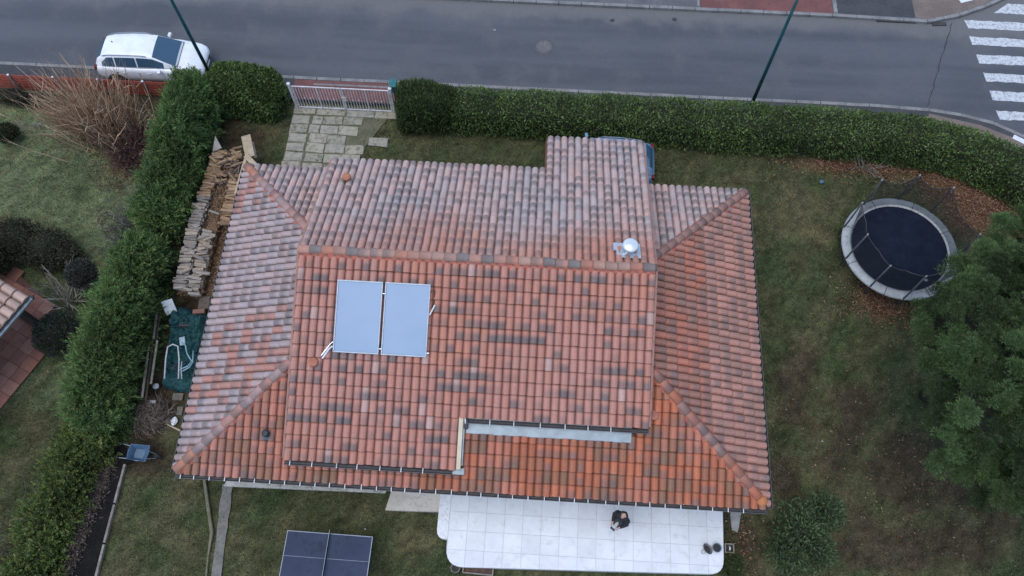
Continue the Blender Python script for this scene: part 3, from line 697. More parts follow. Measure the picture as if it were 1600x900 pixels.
# verge tiles: thin upstand along the gable edges of the upper roof
VERGE = M_('verge_clay', (.36, .19, .15), (.27, .15, .12), 4, .85, c3=(.2, .13, .1), sc3=15, bumps=.4)
def verge(x, y0, y1, side):
    n = max(1, round(abs(y1 - y0) / CS / RP))
    for i in range(n):
        a, b = y0 + (y1 - y0) * i / n, y0 + (y1 - y0) * (i + 1) / n + (.02 if y1 > y0 else -.02)
        zz = .012 if (i % 2) else .0
        V = [(x + side * dx, y, zup(y) + dz + zz) for y in (a, b) for dx, dz in ((-.03, .075), (.035, .055), (.035, -.10), (.02, -.10))]
        MB().add(V, [(0, 1, 5, 4), (1, 2, 6, 5), (2, 3, 7, 6), (0, 3, 2, 1), (4, 5, 6, 7)]).build('verge_tile', VERGE, upper_roof, fixn=True)
verge(XL, YF1, RY, -1); verge(XL, YB1, RY, -1); verge(XR, YF2, RY, 1); verge(XR, YB2, RY, 1)

# ---- cream barge board and zinc flashing where the front eave steps back
CREAM = M_('cream_board', (.62, .52, .36), (.56, .46, .32), 3, .6, bumps=.1)
MB().bar((XM + .07, YF1 - .02, zup(YF1) + .03), (XM + .07, YF2 - .02, zup(YF2) + .03), .13, .10).build('barge_board', CREAM, house, bevel=.008)
MB().bar((XM + .165, YF1 + .1, zup(YF1) - .02), (XM + .165, YF2 - .02, zup(YF2) - .02), .055, .08).build('barge_gutter', MAT['zinc'], house, bevel=.01)
MB().box((XM + .08, YF1 - .07, zup(YF1) - .04), (.36, .2, .1)).build('gutter_end', MAT['zinc'], house, bevel=.015)
MB().box((XM + .22, YF2 - .18, zup(YF2) - .1), (.12, .3, .16)).build('gutter_outlet', MAT['dark_metal'], house, bevel=.02)
fl = MB(); ya, yb = YF2 - .42, YF2 + .2; nseg = 18
for i in range(nseg):
    x0 = XM + .22 + (13.72 - XM - .22) * i / nseg; x1 = x0 + (13.72 - XM - .22) / nseg
    d0, d1 = random.uniform(-.012, .012), random.uniform(-.012, .012)
    z = lambda y: EZ + SL * y + .165
    fl.add([(x0, ya + d0, z(ya)), (x1, ya + d1, z(ya)), (x1, yb, z(yb)), (x0, yb, z(yb)), (x0, ya + d0 - .01, z(ya) - .05), (x1, ya + d1 - .01, z(ya) - .05)], [(0, 1, 2, 3), (4, 5, 1, 0)])
fl.build('zinc_flashing', MAT['zinc'], house)

# ---- gutters with pale brackets
GUT = M_('gutter_dark', (.045, .042, .043), (.06, .055, .055), 4, .5, bumps=.08)
def gutter(a, b, outv, step, bracket=True, name='gutter'):
    a, b, outv = Vector(a), Vector(b), Vector(outv); r = .062; rings = []
    n = 8
    for q in (a, b):
        ring = [q + outv * (r - r * math.cos(PI * k / (n - 1))) - Vector((0, 0, r * math.sin(PI * k / (n - 1)))) for k in range(n)]
        ring += [q + outv * (r + (r - .006) * math.cos(PI * k / (n - 1))) - Vector((0, 0, (r - .006) * math.sin(PI * k / (n - 1)))) for k in range(n)]
        rings.append(ring)
    g = MB().loft(rings).build(name, GUT, house, fixn=True)
    MB().bar(a + outv * .128 + Vector((0, 0, .004)), b + outv * .128 + Vector((0, 0, .004)), .012, .016).build('gutter_lip', M_('lip_grey', (.13, .13, .135), rough=.5), g)
    if bracket:
        L = (b - a).length; n = int(L / step); t = (b - a) / L
        for i in range(n):
            q = a + t * (step * (i + .35 + random.uniform(-.08, .08)))
            MB().bar(q - outv * .03 + Vector((0, 0, .035)), q + outv * .145 + Vector((0, 0, .012)), .022, .012).build('bracket', MAT['white_paint'], g)
    return g
gutter((-.02, -.06, 2.60), (W + .02, -.06, 2.60), (0, -1, 0), .46)
gutter((XL + .02, YF1 - .05, zup(YF1) - .03), (XM + .0, YF1 - .05, zup(YF1) - .03), (0, -1, 0), .66)
gutter((XM + .0, YF2 - .05, zup(YF2) - .03), (XR - .02, YF2 - .05, zup(YF2) - .03), (0, -1, 0), .72)
gutter((W + .05, -.02, 2.58), (W + .05, D + .02, 2.58), (1, 0, 0), .5, False)
gutter((-.05, -.02, 2.56), (-.05, D + .02, 2.56), (-1, 0, 0), .6, False)
dp = gp(1139, 830)
MB().tube([(16.75, .55, 2.5), (16.75, .62, 2.2), (16.75, .62, .1)], .04, 8).build('downpipe', MAT['dark_metal'], house, smooth=True)
MB().tube([(16.95, .45, 2.45), (17.35, .1, .03), (17.3, -.2, .03)], .028, 6).build('drain_hose', MAT['wood_dark'], house, smooth=True)

# ---- stainless flue on the back slope
fx, fy = 13.42, 7.05; fz = zup(fy)
flue = MB().lathe([(.10, -.1), (.10, .34), (.115, .35), (.115, .40)], (fx, fy, fz), 20).build('flue_pipe', MAT['steel'], house, smooth=True)
MB().lathe([(0, .50), (.2, .49), (.24, .45), (.24, .415), (.11, .40), (0, .40)], (fx + .0, fy, fz + .03), 24).build('flue_cap', M_('pale_cap', (.72, .75, .76), (.66, .69, .7), 4, .3, bumps=.03, metal=.3), flue, smooth=True)
MB().lathe([(.14, .36), (.14, .395), (.1, .40)], (fx, fy, fz), 20).build('collar', MAT['dark_metal'], flue, smooth=True)
Mt = Matrix.Rotation(-math.atan(SL), 3, 'X'); PLATE = M_('pale_plate', (.46, .52, .58), (.38, .44, .5), 6, .4, bumps=.1, metal=.2)
MB().box((fx - .02, fy + .0, zup(fy) + .115), (.74, .66, .012), M=Mt).build('flashing', PLATE, flue, bevel=.004)
MB().box((fx - .33, fy + .14, zup(fy + .14) + .12), (.3, .36, .012), M=Mt).build('flashing_wing', PLATE, flue, bevel=.004)
MB().lathe([(.16, 0), (.14, .12), (.105, .2)], (fx, fy, fz + .08), 20).build('storm_collar', MAT['steel'], flue, smooth=True)
MB().tube([(fx - .2, fy - .08, fz + .12), (fx - .16, fy - .2, fz + .2), (fx - .08, fy - .16, fz + .34)], .03, 8).build('elbow_pipe', MAT['white_paint'], flue, smooth=True)
# ---- roof vents
TERRA = M_('terracotta', (.44, .17, .095), (.36, .14, .08), 5, .8, c3=(.25, .12, .08), sc3=16, bumps=.3)
def vent(px, py, zg, zf, r, hgt, mat, name, par):
    z = zg
    for _ in range(6): q = gp(px, py, z + hgt); z = zf(q.x, q.y)
    q = gp(px, py, z + hgt)
    v = MB().lathe([(r * 1.15, 0), (r, .05), (r, hgt * .7), (r * 1.12, hgt * .72), (r * 1.12, hgt * .9), (r * .9, hgt), (r * .35, hgt * 1.02), (0, hgt * .98)], (q.x, q.y, z), 18).build(name, mat, par, smooth=True)
    return v, q, z
zlow = lambda x, y: EZ + SL * min(x, y, W - x, D - y)
vent(541, 275, 4, lambda x, y: zup(y), .13, .30, TERRA, 'roof_vent', upper_roof)
v2, q2, z2 = vent(489, 565, 4, lambda x, y: zup(y), .13, .22, TERRA, 'roof_vent', upper_roof)
vent(1022, 648, 3.6, zlow, .14, .16, M_('old_vent_clay', (.38, .15, .1), (.3, .12, .09), 5, .85, bumps=.3), 'roof_vent', lower_roof)
vv, q3, z3 = vent(414, 676, 3, zlow, .10, .34, M_('black_pipe', (.02, .022, .026), (.03, .033, .04), 5, .35, bumps=.05), 'vent_pipe', lower_roof)
MB().lathe([(.19, 0), (.15, .03), (.11, .09)], (q3.x, q3.y, z3 + .07), 18).build('pipe_flashing', M_('blue_grey_plastic', (.09, .11, .14), rough=.4), vv, smooth=True)

# ================================================================== SOLAR COLLECTORS
GLASS = M_('collector_glass', (.265, .355, .47), (.245, .335, .45), .7, .3, bumps=.01, spec=.25)
ALU = M_('aluminium', (.27, .31, .37), (.22, .26, .31), 4, .35, bumps=.03, metal=.5)
def place_on_slope(px, py, lift):
    z = 4.6
    for _ in range(8): q = gp(px, py, z); z = zup(q.y) + lift
    return gp(px, py, z)
Rm = Matrix((Vector((1, 0, 0)), Vector((0, CS, SN)), Vector((0, -SN, CS)))).transposed()
for kk, (c1, c2, c3, c4, lab) in enumerate([((527, 437), (599, 440), (592, 554), (519, 550), 'left solar thermal collector with pale blue glass on the front roof slope'), ((601, 440), (673, 445), (667, 558), (595, 555), 'right solar thermal collector with pale blue glass on the front roof slope')]):
    Q = [place_on_slope(*c, .2) for c in (c1, c2, c3, c4)]
    w = ((Q[1] - Q[0]).length + (Q[2] - Q[3]).length) / 2; l = ((Q[3] - Q[0]).length + (Q[2] - Q[1]).length) / 2; cen = sum(Q, Vector()) / 4
    root = bpy.data.objects.new('solar_collector', None); C.objects.link(root); tag(root, lab, 'solar panel', 'solar collectors on the roof')
    skew = (Q[0].x + Q[1].x - Q[2].x - Q[3].x) / 2 / l
    root.matrix_world = Matrix.Translation(cen - Vector((0, -SN, CS)) * .08) @ Rm.to_4x4() @ Matrix.Rotation(-.0, 4, 'Z')
    w -= .02
    b = MB(); b.box((0, l / 2 - .022, .04), (w, .044, .09)); b.box((0, -l / 2 + .022, .04), (w, .044, .09)); b.box((w / 2 - .02, 0, .04), (.04, l - .09, .09)); b.box((-w / 2 + .02, 0, .04), (.04, l - .09, .09))
    b.build('frame', ALU, root, bevel=.004)
    MB().box((0, 0, .062), (w - .082, l - .09, .008)).build('glass', GLASS, root)
    MB().box((0, 0, .0), (w - .084, l - .092, .03)).build('back_panel', MAT['dark_metal'], root)
    for sy in (-1, 1): MB().box((0, sy * l * .33, -.045), (w + .02, .05, .06)).build('mounting_rail', ALU, root)
    if kk == 0:
        for sy in (.34, -.42): MB().tube([(w / 2 - .01, sy * l, .03), (w / 2 + .09, sy * l, .03)], .022, 8).build('coupling', MAT['steel'], root)
        a = (-w / 2 - .02, -l * .42, .03)
        MB().tube([a, (-w / 2 - .12, -l * .46, .05), (-w / 2 - .3, -l * .46 - .3, .06)], .03, 8).build('insulated_pipe', M_('foil_lagging', (.72, .74, .78), (.6, .62, .66), 12, .35, bumps=.3), root)
        MB().tube([(-w / 2 - .02, -l * .36, .03), (-w / 2 - .1, -l * .40, .06), (-w / 2 - .33, -l * .5 - .12, .08)], .018, 6).build('pipe', MAT['steel'], root)
    else:
        MB().tube([(w / 2, l * .40, .03), (w / 2 + .11, l * .43, .04), (w / 2 + .15, l * .3, -.02), (w / 2 + .05, l * .17, -.01)], .016, 6).build('pipe', MAT['wood_dark'], root)
        MB().tube([(w / 2 + .16, l * .22, .05), (w / 2 + .02, l * .08, .05)], .024, 8).build('insulated_pipe', MAT['white_paint'], root)
        MB().tube([(w / 2, -l * .44, .03), (w / 2 + .07, -l * .44, .03)], .025, 8).build('end_plug', MAT['steel'], root)

# ================================================================== VEGETATION
def stems_arrays(B, T, r0, r1, col, bow=.12, seg=4):
    """curved three-sided tapering twigs from B to T"""
    n = len(B); d = T - B; L = np.linalg.norm(d, axis=1, keepdims=True); t = d / np.maximum(L, 1e-6)
    s = unit(np.cross(t, unit(rng.normal(size=(n, 3))))); q = np.cross(t, s)
    bowv = (s * rng.normal(size=(n, 1)) + q * rng.normal(size=(n, 1))) * L * bow
    V = []
    for k in range(seg + 1):
        u = k / seg; c = B + d * u + bowv * (4 * u * (1 - u)) * .5; rr = (r0 * (1 - u) + r1 * u)
        rr = np.broadcast_to(rr, (n,))[:, None]
        for j in range(3):
            a = 2 * PI * j / 3; V.append(c + (s * math.cos(a) + q * math.sin(a)) * rr)
    V = np.stack(V, 1).reshape(-1, 3); m = (seg + 1) * 3
    f = np.array([(k * 3 + j, k * 3 + (j + 1) % 3, (k + 1) * 3 + (j + 1) % 3, (k + 1) * 3 + j) for k in range(seg) for j in range(3)])
    F = (np.arange(n)[:, None, None] * m + f[None]).reshape(-1, 4)
    return V, F, np.repeat(np.clip(col, .005, 1), m, 0)

def frond_arrays(P, D, L, col, nleaf=9, lw=.03, ll=.42, cvar=.12):
    """feathery sprays: small leaflets set alternately along a short axis"""
    n = len(P); D = unit(D); S = unit(np.cross(D, unit(rng.normal(size=(n, 3))))); parts = []; L = np.asarray(L)[:, None]
    for k in range(nleaf):
        u = (k + .6) / nleaf; sg = 1 if k % 2 else -1
        if k == nleaf - 1: d = D
        else: d = unit(D * .8 + S * (.62 * sg) + rng.normal(size=(n, 3)) * .22)
        parts.append(leaf_arrays(P + D * L * u * .8, d, (L * ll * (1.1 - .5 * u))[:, 0], lw * rng.uniform(.8, 1.2, n), col * (.85 + .4 * u), .08, cvar))
    return merge(parts)
def hedge(name, label, cat, pts, hw, h, nl, L, Wd, cols, wts, mat, up=.35, sq=.55, lump=.10, spray=1, jit=.7, group=None, droop=0.0, trunks=True, cvar=.22, er=.5, frond=False):
    pts = np.array(pts, float); seg = np.linalg.norm(np.diff(pts, axis=0), axis=1); cum = np.concatenate([[0], np.cumsum(seg)]); TL = cum[-1]
    root = thing(name, label, cat, (*pts.mean(0), 0), 0, group); o = np.array([*pts.mean(0), 0.])
    hw = np.broadcast_to(hw, (len(pts),)); h = np.broadcast_to(h, (len(pts),))
    def env(s, a, k=1.0):
        x = np.interp(s, cum, pts[:, 0]); y = np.interp(s, cum, pts[:, 1])
        dx = np.interp(s + .3, cum, pts[:, 0]) - np.interp(s - .3, cum, pts[:, 0]); dy = np.interp(s + .3, cum, pts[:, 1]) - np.interp(s - .3, cum, pts[:, 1])
        T = unit(np.stack([dx, dy, 0 * dx], 1)); Nn = np.stack([-T[:, 1], T[:, 0], 0 * dx], 1)
        ca, sa = np.cos(a), np.sin(a)
        e = np.minimum(1, np.minimum(s, TL - s) / er + .0); e = np.sqrt(np.clip(1 - (1 - np.clip(e, 0, 1)) ** 2, 0.05, 1))
        w_ = np.interp(s, cum, hw) * e; h_ = np.interp(s, cum, h) * (.55 + .45 * e)
        cx = np.sign(ca) * np.abs(ca) ** sq; sz = np.abs(sa) ** sq
        P = np.stack([x, y, 0 * x], 1) + Nn * (cx * w_ * k)[:, None]; P[:, 2] = sz * h_ * k
        N = Nn * (ca * np.abs(ca) ** .0)[:, None]; N[:, 2] = sa; return P, unit(N)
    s = rng.uniform(0, TL, nl); ta = np.linspace(0, PI, 400); cxx = np.sign(np.cos(ta)) * np.abs(np.cos(ta)) ** sq * hw.mean(); czz = np.abs(np.sin(ta)) ** sq * h.mean()
    al = np.concatenate([[0], np.cumsum(np.hypot(np.diff(cxx), np.diff(czz)))]); a = np.interp(rng.uniform(0, al[-1], nl), al, ta)
    P, N = env(s, a); lm = vnoise(P, 1.3, nl * .01) * .6 + vnoise(P, 3.4, nl * .02) * .5
    P = P + N * (lump * lm)[:, None] + N * (rng.uniform(-.16, .03, nl))[:, None]; P[:, 2] = np.maximum(P[:, 2], .03)
    ends = np.minimum(s, TL - s) < .25
    base = palette(nl, cols, wts) * (1 + .42 * (.6 * vnoise(P, .8, 3.3) + .6 * vnoise(P, 2.2, 7.7)))[:, None]
    parts = []
    for k in range(spray):
        Dv = N * .8 + rng.normal(size=(nl, 3)) * jit + np.array([0, 0, up - droop * k])
        parts.append(leaf_arrays(P - o, Dv, L * rng.uniform(.6, 1.25, nl), Wd * rng.uniform(.7, 1.2, nl), base, .12, cvar))
    if frond:
        P = P + N * np.where(rng.random(nl) < .35, rng.uniform(0, .24, nl), rng.uniform(-.18, .05, nl))[:, None]; P[:, 2] = np.maximum(P[:, 2], .03)
        parts = [frond_arrays(P - o, N * .7 + rng.normal(size=(nl, 3)) * jit + np.array([0, 0, up]), L * rng.uniform(.6, 1.2, nl), base, 9, Wd)]
    V, F, K = merge(parts)
    link('foliage', np_mesh(name + '_foliage', V, F, K), root, mat)
    # woody inside
    ns, na_ = max(6, int(TL / .5)), 9
    S, A = np.meshgrid(np.linspace(.02, TL - .02, ns), np.linspace(0, PI, na_)); Pc, Nc = env(S.ravel(), A.ravel(), .84); Pc = Pc + Nc * (vnoise(Pc, 2.2, 1.1) * .05)[:, None] - o
    J = np.arange(ns * na_).reshape(na_, ns); Fc = np.stack([J[:-1, :-1].ravel(), J[:-1, 1:].ravel(), J[1:, 1:].ravel(), J[1:, :-1].ravel()], 1)
    link('branch_mass', np_mesh('branch_mass', Pc, Fc), root, MAT['core_green'])
    if trunks:
        for q in np.arange(.5, TL, 1.3):
            x = np.interp(q, cum, pts[:, 0]) - o[0]; y = np.interp(q, cum, pts[:, 1]) - o[1]; hh = np.interp(q, cum, h)
            MB().tube([(x, y, -.05), (x + random.uniform(-.05, .05), y, hh * .4), (x + random.uniform(-.1, .1), y + random.uniform(-.1, .1), hh * .8)], [.06, .045, .015], 6).build('trunk', MAT['bark'], root)
    return root

LAUREL = [(.08, .125, .034), (.115, .175, .046), (.058, .092, .03), (.15, .215, .06), (.1, .135, .055)]
hedge('laurel_hedge', 'long clipped evergreen hedge curving along the street behind the house', 'hedge',
      [(6.5, 15.32), (10, 15.28), (14, 15.22), (18, 15.15), (22, 15.1), (25, 14.95), (27, 14.55), (28.6, 13.8), (30.1, 12.6), (31.4, 11.0), (32.2, 9.0)], [.72, .72, .74, .76, .78, .76, .76, .78, .8, .8, .8], [1.5, 1.55, 1.6, 1.6, 1.6, 1.6, 1.55, 1.6, 1.6, 1.6, 1.6], 52000, .12, .06, LAUREL, [.3, .3, .17, .15, .08], WAXY, .3, .45, .15, 1, .8)
hedge('laurel_hedge', 'rounded dark laurel hedge left of the white gate beside the street', 'hedge', [(-3.0, 15.75), (-1.6, 15.7), (.02, 15.45)], [.8, .85, .8], [1.75, 1.9, 1.7], 12500, .15, .075, LAUREL, [.36, .28, .22, .08, .06], WAXY, .3, .5, .10, 1, .75)
hedge('privet_hedge', 'darker upright feathery shrub at the right end of the white gate', 'hedge', [(4.72, 15.25), (5.5, 15.3), (7.0, 15.3)], [.68, .72, .66], [1.45, 1.6, 1.5], 10500, .26, .05, [(.066, .1, .036), (.09, .125, .045), (.115, .145, .056), (.052, .072, .034)], [.35, .3, .15, .2], LEAF, 1.1, .36, .2, 2, .5, er=.16)
CYP = [(.098, .158, .05), (.13, .205, .064), (.07, .118, .042), (.16, .24, .075), (.19, .215, .075)]
hedge('conifer_hedge', 'tall feathery conifer hedge beside the bare brown shrub and the wood stack', 'hedge', [(-2.95, 15.5), (-3.2, 14.3), (-3.3, 12.6), (-3.35, 10.8), (-3.45, 8.9)], [.5, .56, .56, .54, .5], [2.5, 2.6, 2.5, 2.4, 2.0], 8500, .44, .034, CYP, [.3, .3, .2, .13, .07], LEAF, .45, .7, .42, 1, .55, None, .5, frond=True)
hedge('conifer_hedge', 'broad feathery conifer hedge between the neighbour bushes and the green tarpaulin', 'hedge', [(-3.5, 8.5), (-3.55, 6.8), (-3.62, 5.2), (-3.7, 3.6), (-3.7, 2.4), (-3.8, 1.4)], [.45, .58, .66, .7, .68, .5], [1.9, 2.4, 2.5, 2.4, 2.1, 1.5], 10500, .46, .035, CYP, [.28, .3, .17, .16, .09], LEAF, .45, .7, .46, 1, .55, None, .5, frond=True)
hedge('ivy_bank', 'low yellow-green leafy bank along the left of the black soil bed', 'hedge', [gp2(178, 668), gp2(140, 700), gp2(108, 760), gp2(82, 830), gp2(55, 900), (-4.75, -5.6)], [.6, .7, .7, .7, .7, .7], [.95, .85, .7, .65, .6, .55], 6500, .32, .04, [(.11, .155, .042), (.165, .205, .052), (.08, .115, .04), (.21, .215, .068), (.12, .14, .06)], [.3, .25, .25, .1, .1], LEAF, .5, 1.0, .34, 1, .7, trunks=False, frond=True)

def bush(name, label, cat, blobs, nl, L, Wd, cols, mat=LEAF, wts=None, up=.3, jit=.7, core=.8, trunk=.05, lo=.75, spray=1, cvar=.22, group=None, zmin=-.35, twigs=0, twigcol=(.12, .09, .07), nrm=.8):
    blobs = [(np.array(c, float), np.array(r, float) if hasattr(r, '__len__') else np.array([r, r, r], float)) for c, r in blobs]
    o = np.array([np.mean([b[0][0] for b in blobs]), np.mean([b[0][1] for b in blobs]), 0.])
    root = thing(name, label, cat, tuple(o), 0, group)
    area = np.array([b[1][0] * b[1][1] + b[1][2] * (b[1][0] + b[1][1]) for b in blobs]); cnt = rng.multinomial(nl, area / area.sum())
    PP, NN = [], []
    for (c, r), n in zip(blobs, cnt):
        d = unit(rng.normal(size=(n * 2, 3))); d = d[d[:, 2] > zmin][:n]
        rr = rng.uniform(lo, 1.05, len(d))[:, None]; P = c + d * r * rr; P = P + d * (.12 * r.mean() * vnoise(P, 2.6 / max(r.mean(), .3), c[0]))[:, None]
        keep = np.ones(len(P), bool)
        for (c2, r2) in blobs:
            if c2 is c: continue
            keep &= (((P - c2) / (r2 * .72)) ** 2).sum(1) > 1
        keep &= P[:, 2] > .02
        PP.append(P[keep]); NN.append(unit((d / r))[keep])
    P, N = np.concatenate(PP), np.concatenate(NN); n = len(P)
    base = palette(n, cols, wts) * (1 + .25 * (.6 * vnoise(P, 1.1, 3.3) + .6 * vnoise(P, 3.2, 7.7)))[:, None]
    parts = [leaf_arrays(P - o, N * nrm + rng.normal(size=(n, 3)) * jit + np.array([0, 0, up]), L * rng.uniform(.6, 1.25, n), Wd * rng.uniform(.7, 1.2, n), base, .12, cvar) for _ in range(spray)]
    link('crown', np_mesh(name + '_crown', *merge(parts)), root, mat)
    if core > 0:
        b = MB()
        for c, r in blobs: b.ellipsoid(c - o, r * core, 10, 7, .06)
        b.build('branch_mass', MAT['core_green'], root)
    if trunk > 0:
        z = max(b[0][2] for b in blobs)
        MB().tube([(0, 0, -.05), (.03, .02, z * .5), (0, 0, z)], [trunk, trunk * .8, trunk * .4], 7).build('trunk', MAT['bark'], root)
    if twigs:
        d = unit(rng.normal(size=(twigs, 3)) + np.array([0, 0, .6])); c0 = np.array([blobs[0][0][0], blobs[0][0][1], .1]) - o
        link('twigs', np_mesh('twigs', *stems_arrays(c0 + d * .1, c0 + d * np.mean([b[1].mean() for b in blobs]) * rng.uniform(.9, 1.4, (twigs, 1)) + np.array([0, 0, blobs[0][0][2]]), .012, .003, palette(twigs, [twigcol]))), root, TWIG)
    return root
def g3(px, py, z): p = gp(px, py, z); return (p.x, p.y, z)

DARKG = [(.052, .058, .03), (.078, .074, .04), (.04, .046, .026), (.1, .09, .055)]
bush('dark_bush', 'broad dark evergreen bush behind the neighbour\'s terracotta terrace', 'bush', [(g3(25, 375, .7), (1.0, .8, .9)), (g3(75, 390, .6), (.9, .8, .8)), (g3(-20, 400, .7), (.9, .8, .9)), (g3(105, 400, .5), (.5, .5, .6))], 9000, .11, .05, DARKG)
bush('grey_bush', 'rounded bush with a grey top beside the bare pale branches', 'bush', [(g3(128, 428, .9), (.55, .52, .5))], 3200, .08, .04, [(.07, .075, .06), (.05, .058, .045), (.1, .1, .09), (.035, .042, .028)])
bush('clipped_ball_bush', 'round clipped grey-green bush at the corner of the terracotta terrace', 'bush', [(g3(90, 522, .65), (.78, .75, .68))], 7500, .07, .035, [(.05, .066, .042), (.065, .08, .055), (.035, .048, .03), (.085, .095, .07)], jit=.55)
bush('small_bush', 'small dark bush on the left lawn at the picture edge below the fence', 'bush', [(g3(12, 208, .35), (.42, .4, .36))], 1800, .09, .04, [(.045, .055, .02), (.03, .04, .018), (.06, .065, .03)])
bush('fence_shrub', 'low dark shrub in front of the red slat fence', 'bush', [(g3(25, 152, .25), (.9, .3, .35)), (g3(70, 158, .25), (.8, .3, .3))], 2200, .1, .04, [(.05, .05, .03), (.035, .04, .025), (.085, .07, .045)], twigs=60)
bush('garden_shrub', 'leafy green shrub on the dark lawn right of the terrace', 'bush', [(g3(1250, 825, .35), (.85, .9, .5)), (g3(1290, 800, .3), (.6, .6, .4)), (g3(1230, 865, .3), (.7, .6, .45)), (g3(1275, 862, .3), (.6, .6, .4))], 5200, .16, .055, [(.085, .13, .055), (.11, .16, .07), (.062, .095, .042), (.13, .175, .09)], up=.5, lo=.3, core=.5)
bush('edge_shrub', 'yellow-green leafy tuft at the right corner of the terrace', 'bush', [(g3(1143, 885, .12), (.3, .4, .2))], 700, .16, .04, [(.06, .085, .03), (.09, .11, .04), (.04, .06, .025)], core=0, trunk=0)

# bare brown shrub with upright stems
def bare_shrub(name, label, centre, n, spread, height, fan, cols, r0=.012, leafn=0, leafcols=None, group=None, side=True, leansd=.25):
    root = thing(name, label, 'shrub', (centre[0], centre[1], 0), 0, group)
    B = np.stack([rng.normal(0, spread[0], n), rng.normal(0, spread[1], n), np.zeros(n)], 1)
    D_ = np.stack([B[:, 0] * fan + rng.normal(0, leansd, n), B[:, 1] * fan + rng.normal(0, leansd, n), np.ones(n)], 1)
    hh = height * rng.uniform(.55, 1.1, n)[:, None]; T = B + unit(D_) * hh
    cc = palette(n, cols) * rng.uniform(.7, 1.25, (n, 1))
    parts = [stems_arrays(B, T, r0, r0 * .25, cc, .10)]
    if side:
        m = n * 2; i = rng.integers(0, n, m); u = rng.uniform(.25, .85, (m, 1)); S = B[i] + (T[i] - B[i]) * u
        E_ = S + unit((T - B)[i] / hh[i] + rng.normal(0, .38, (m, 3))) * hh[i] * rng.uniform(.12, .32, (m, 1))
        parts.append(stems_arrays(S, E_, r0 * .55, r0 * .18, cc[i] * 1.05, .1, 3))
    link('stems', np_mesh(name + '_stems', *merge(parts)), root, TWIG)['kind'] = 'stuff'
    if leafn:
        i = rng.integers(0, n, leafn); P = B[i] + (T[i] - B[i]) * rng.uniform(.02, .5, (leafn, 1)) + rng.normal(0, .12, (leafn, 3)); P[:, 2] = np.abs(P[:, 2])
        link('dry_leaves', np_mesh(name + '_leaves', *leaf_arrays(P, rng.normal(size=(leafn, 3)), .08, .04, palette(leafn, leafcols), .2, .25)), root, LEAF)
    return root
BR = [(.44, .28, .175), (.54, .36, .23), (.32, .195, .13), (.56, .42, .285)]
c = gp(165, 205); bare_shrub('bare_shrub', 'large bare brown shrub with upright stems below the white car', (c.x, c.y), 420, (.78, .45), 2.9, .16, BR, .021, 3500, [(.2, .14, .1), (.14, .09, .07), (.25, .2, .12)])
c = gp(212, 238); bare_shrub('bare_shrub', 'dark reddish twiggy shrub at the foot of the conifer hedge', (c.x, c.y), 200, (.42, .6), 1.5, .3, [(.14, .085, .075), (.2, .13, .115), (.1, .065, .055)], .01, 4500, [(.15, .085, .075), (.2, .125, .11), (.1, .06, .055)])
c = gp(205, 365); bare_shrub('bare_shrub', 'grey leafless shrub filling the gap between the two conifer hedges', (c.x, c.y), 150, (.35, .55), 1.1, .35, [(.19, .175, .175), (.14, .125, .12), (.24, .22, .22)], .011, 1200, [(.16, .15, .15), (.1, .1, .09)])
c = gp(110, 470); bare_shrub('bare_shrub', 'small shrub of bare pale branches over the terracotta terrace', (c.x, c.y), 46, (.22, .22), 1.35, 1.7, [(.40, .36, .32), (.46, .42, .37), (.3, .265, .23)], .022, leansd=.45)
c = gp(12, 870); bare_shrub('bare_shrub', 'grey bare twiggy shrub in the lower left corner of the neighbour lawn', (c.x, c.y), 110, (.4, .6), 1.2, .5, [(.13, .11, .1), (.17, .15, .135)], .01)
c = gp(1352, 262); bare_shrub('fallen_branches', 'thin bare branches lying in leaves at the foot of the hedge', (c.x, c.y), 26, (.3, .12), .9, 1.4, [(.22, .19, .16), (.28, .25, .21)], .014, leansd=1.3)
c = gp(295, 370); bare_shrub('bare_shrub', 'spindly bare twigs between conifer hedge and the wood stack', (c.x - .25, c.y, ), 45, (.2, 1.0), 1.0, .1, [(.14, .11, .09), (.2, .17, .14)], .012, leansd=.5)
c = gp(1575, 290); bare_shrub('bare_shrub', 'bare grey twigs poking through the curving end of the hedge', (c.x + .4, c.y + .1), 18, (.3, .3), 1.9, .3, [(.2, .18, .15), (.26, .24, .2)], .012, leansd=.3)

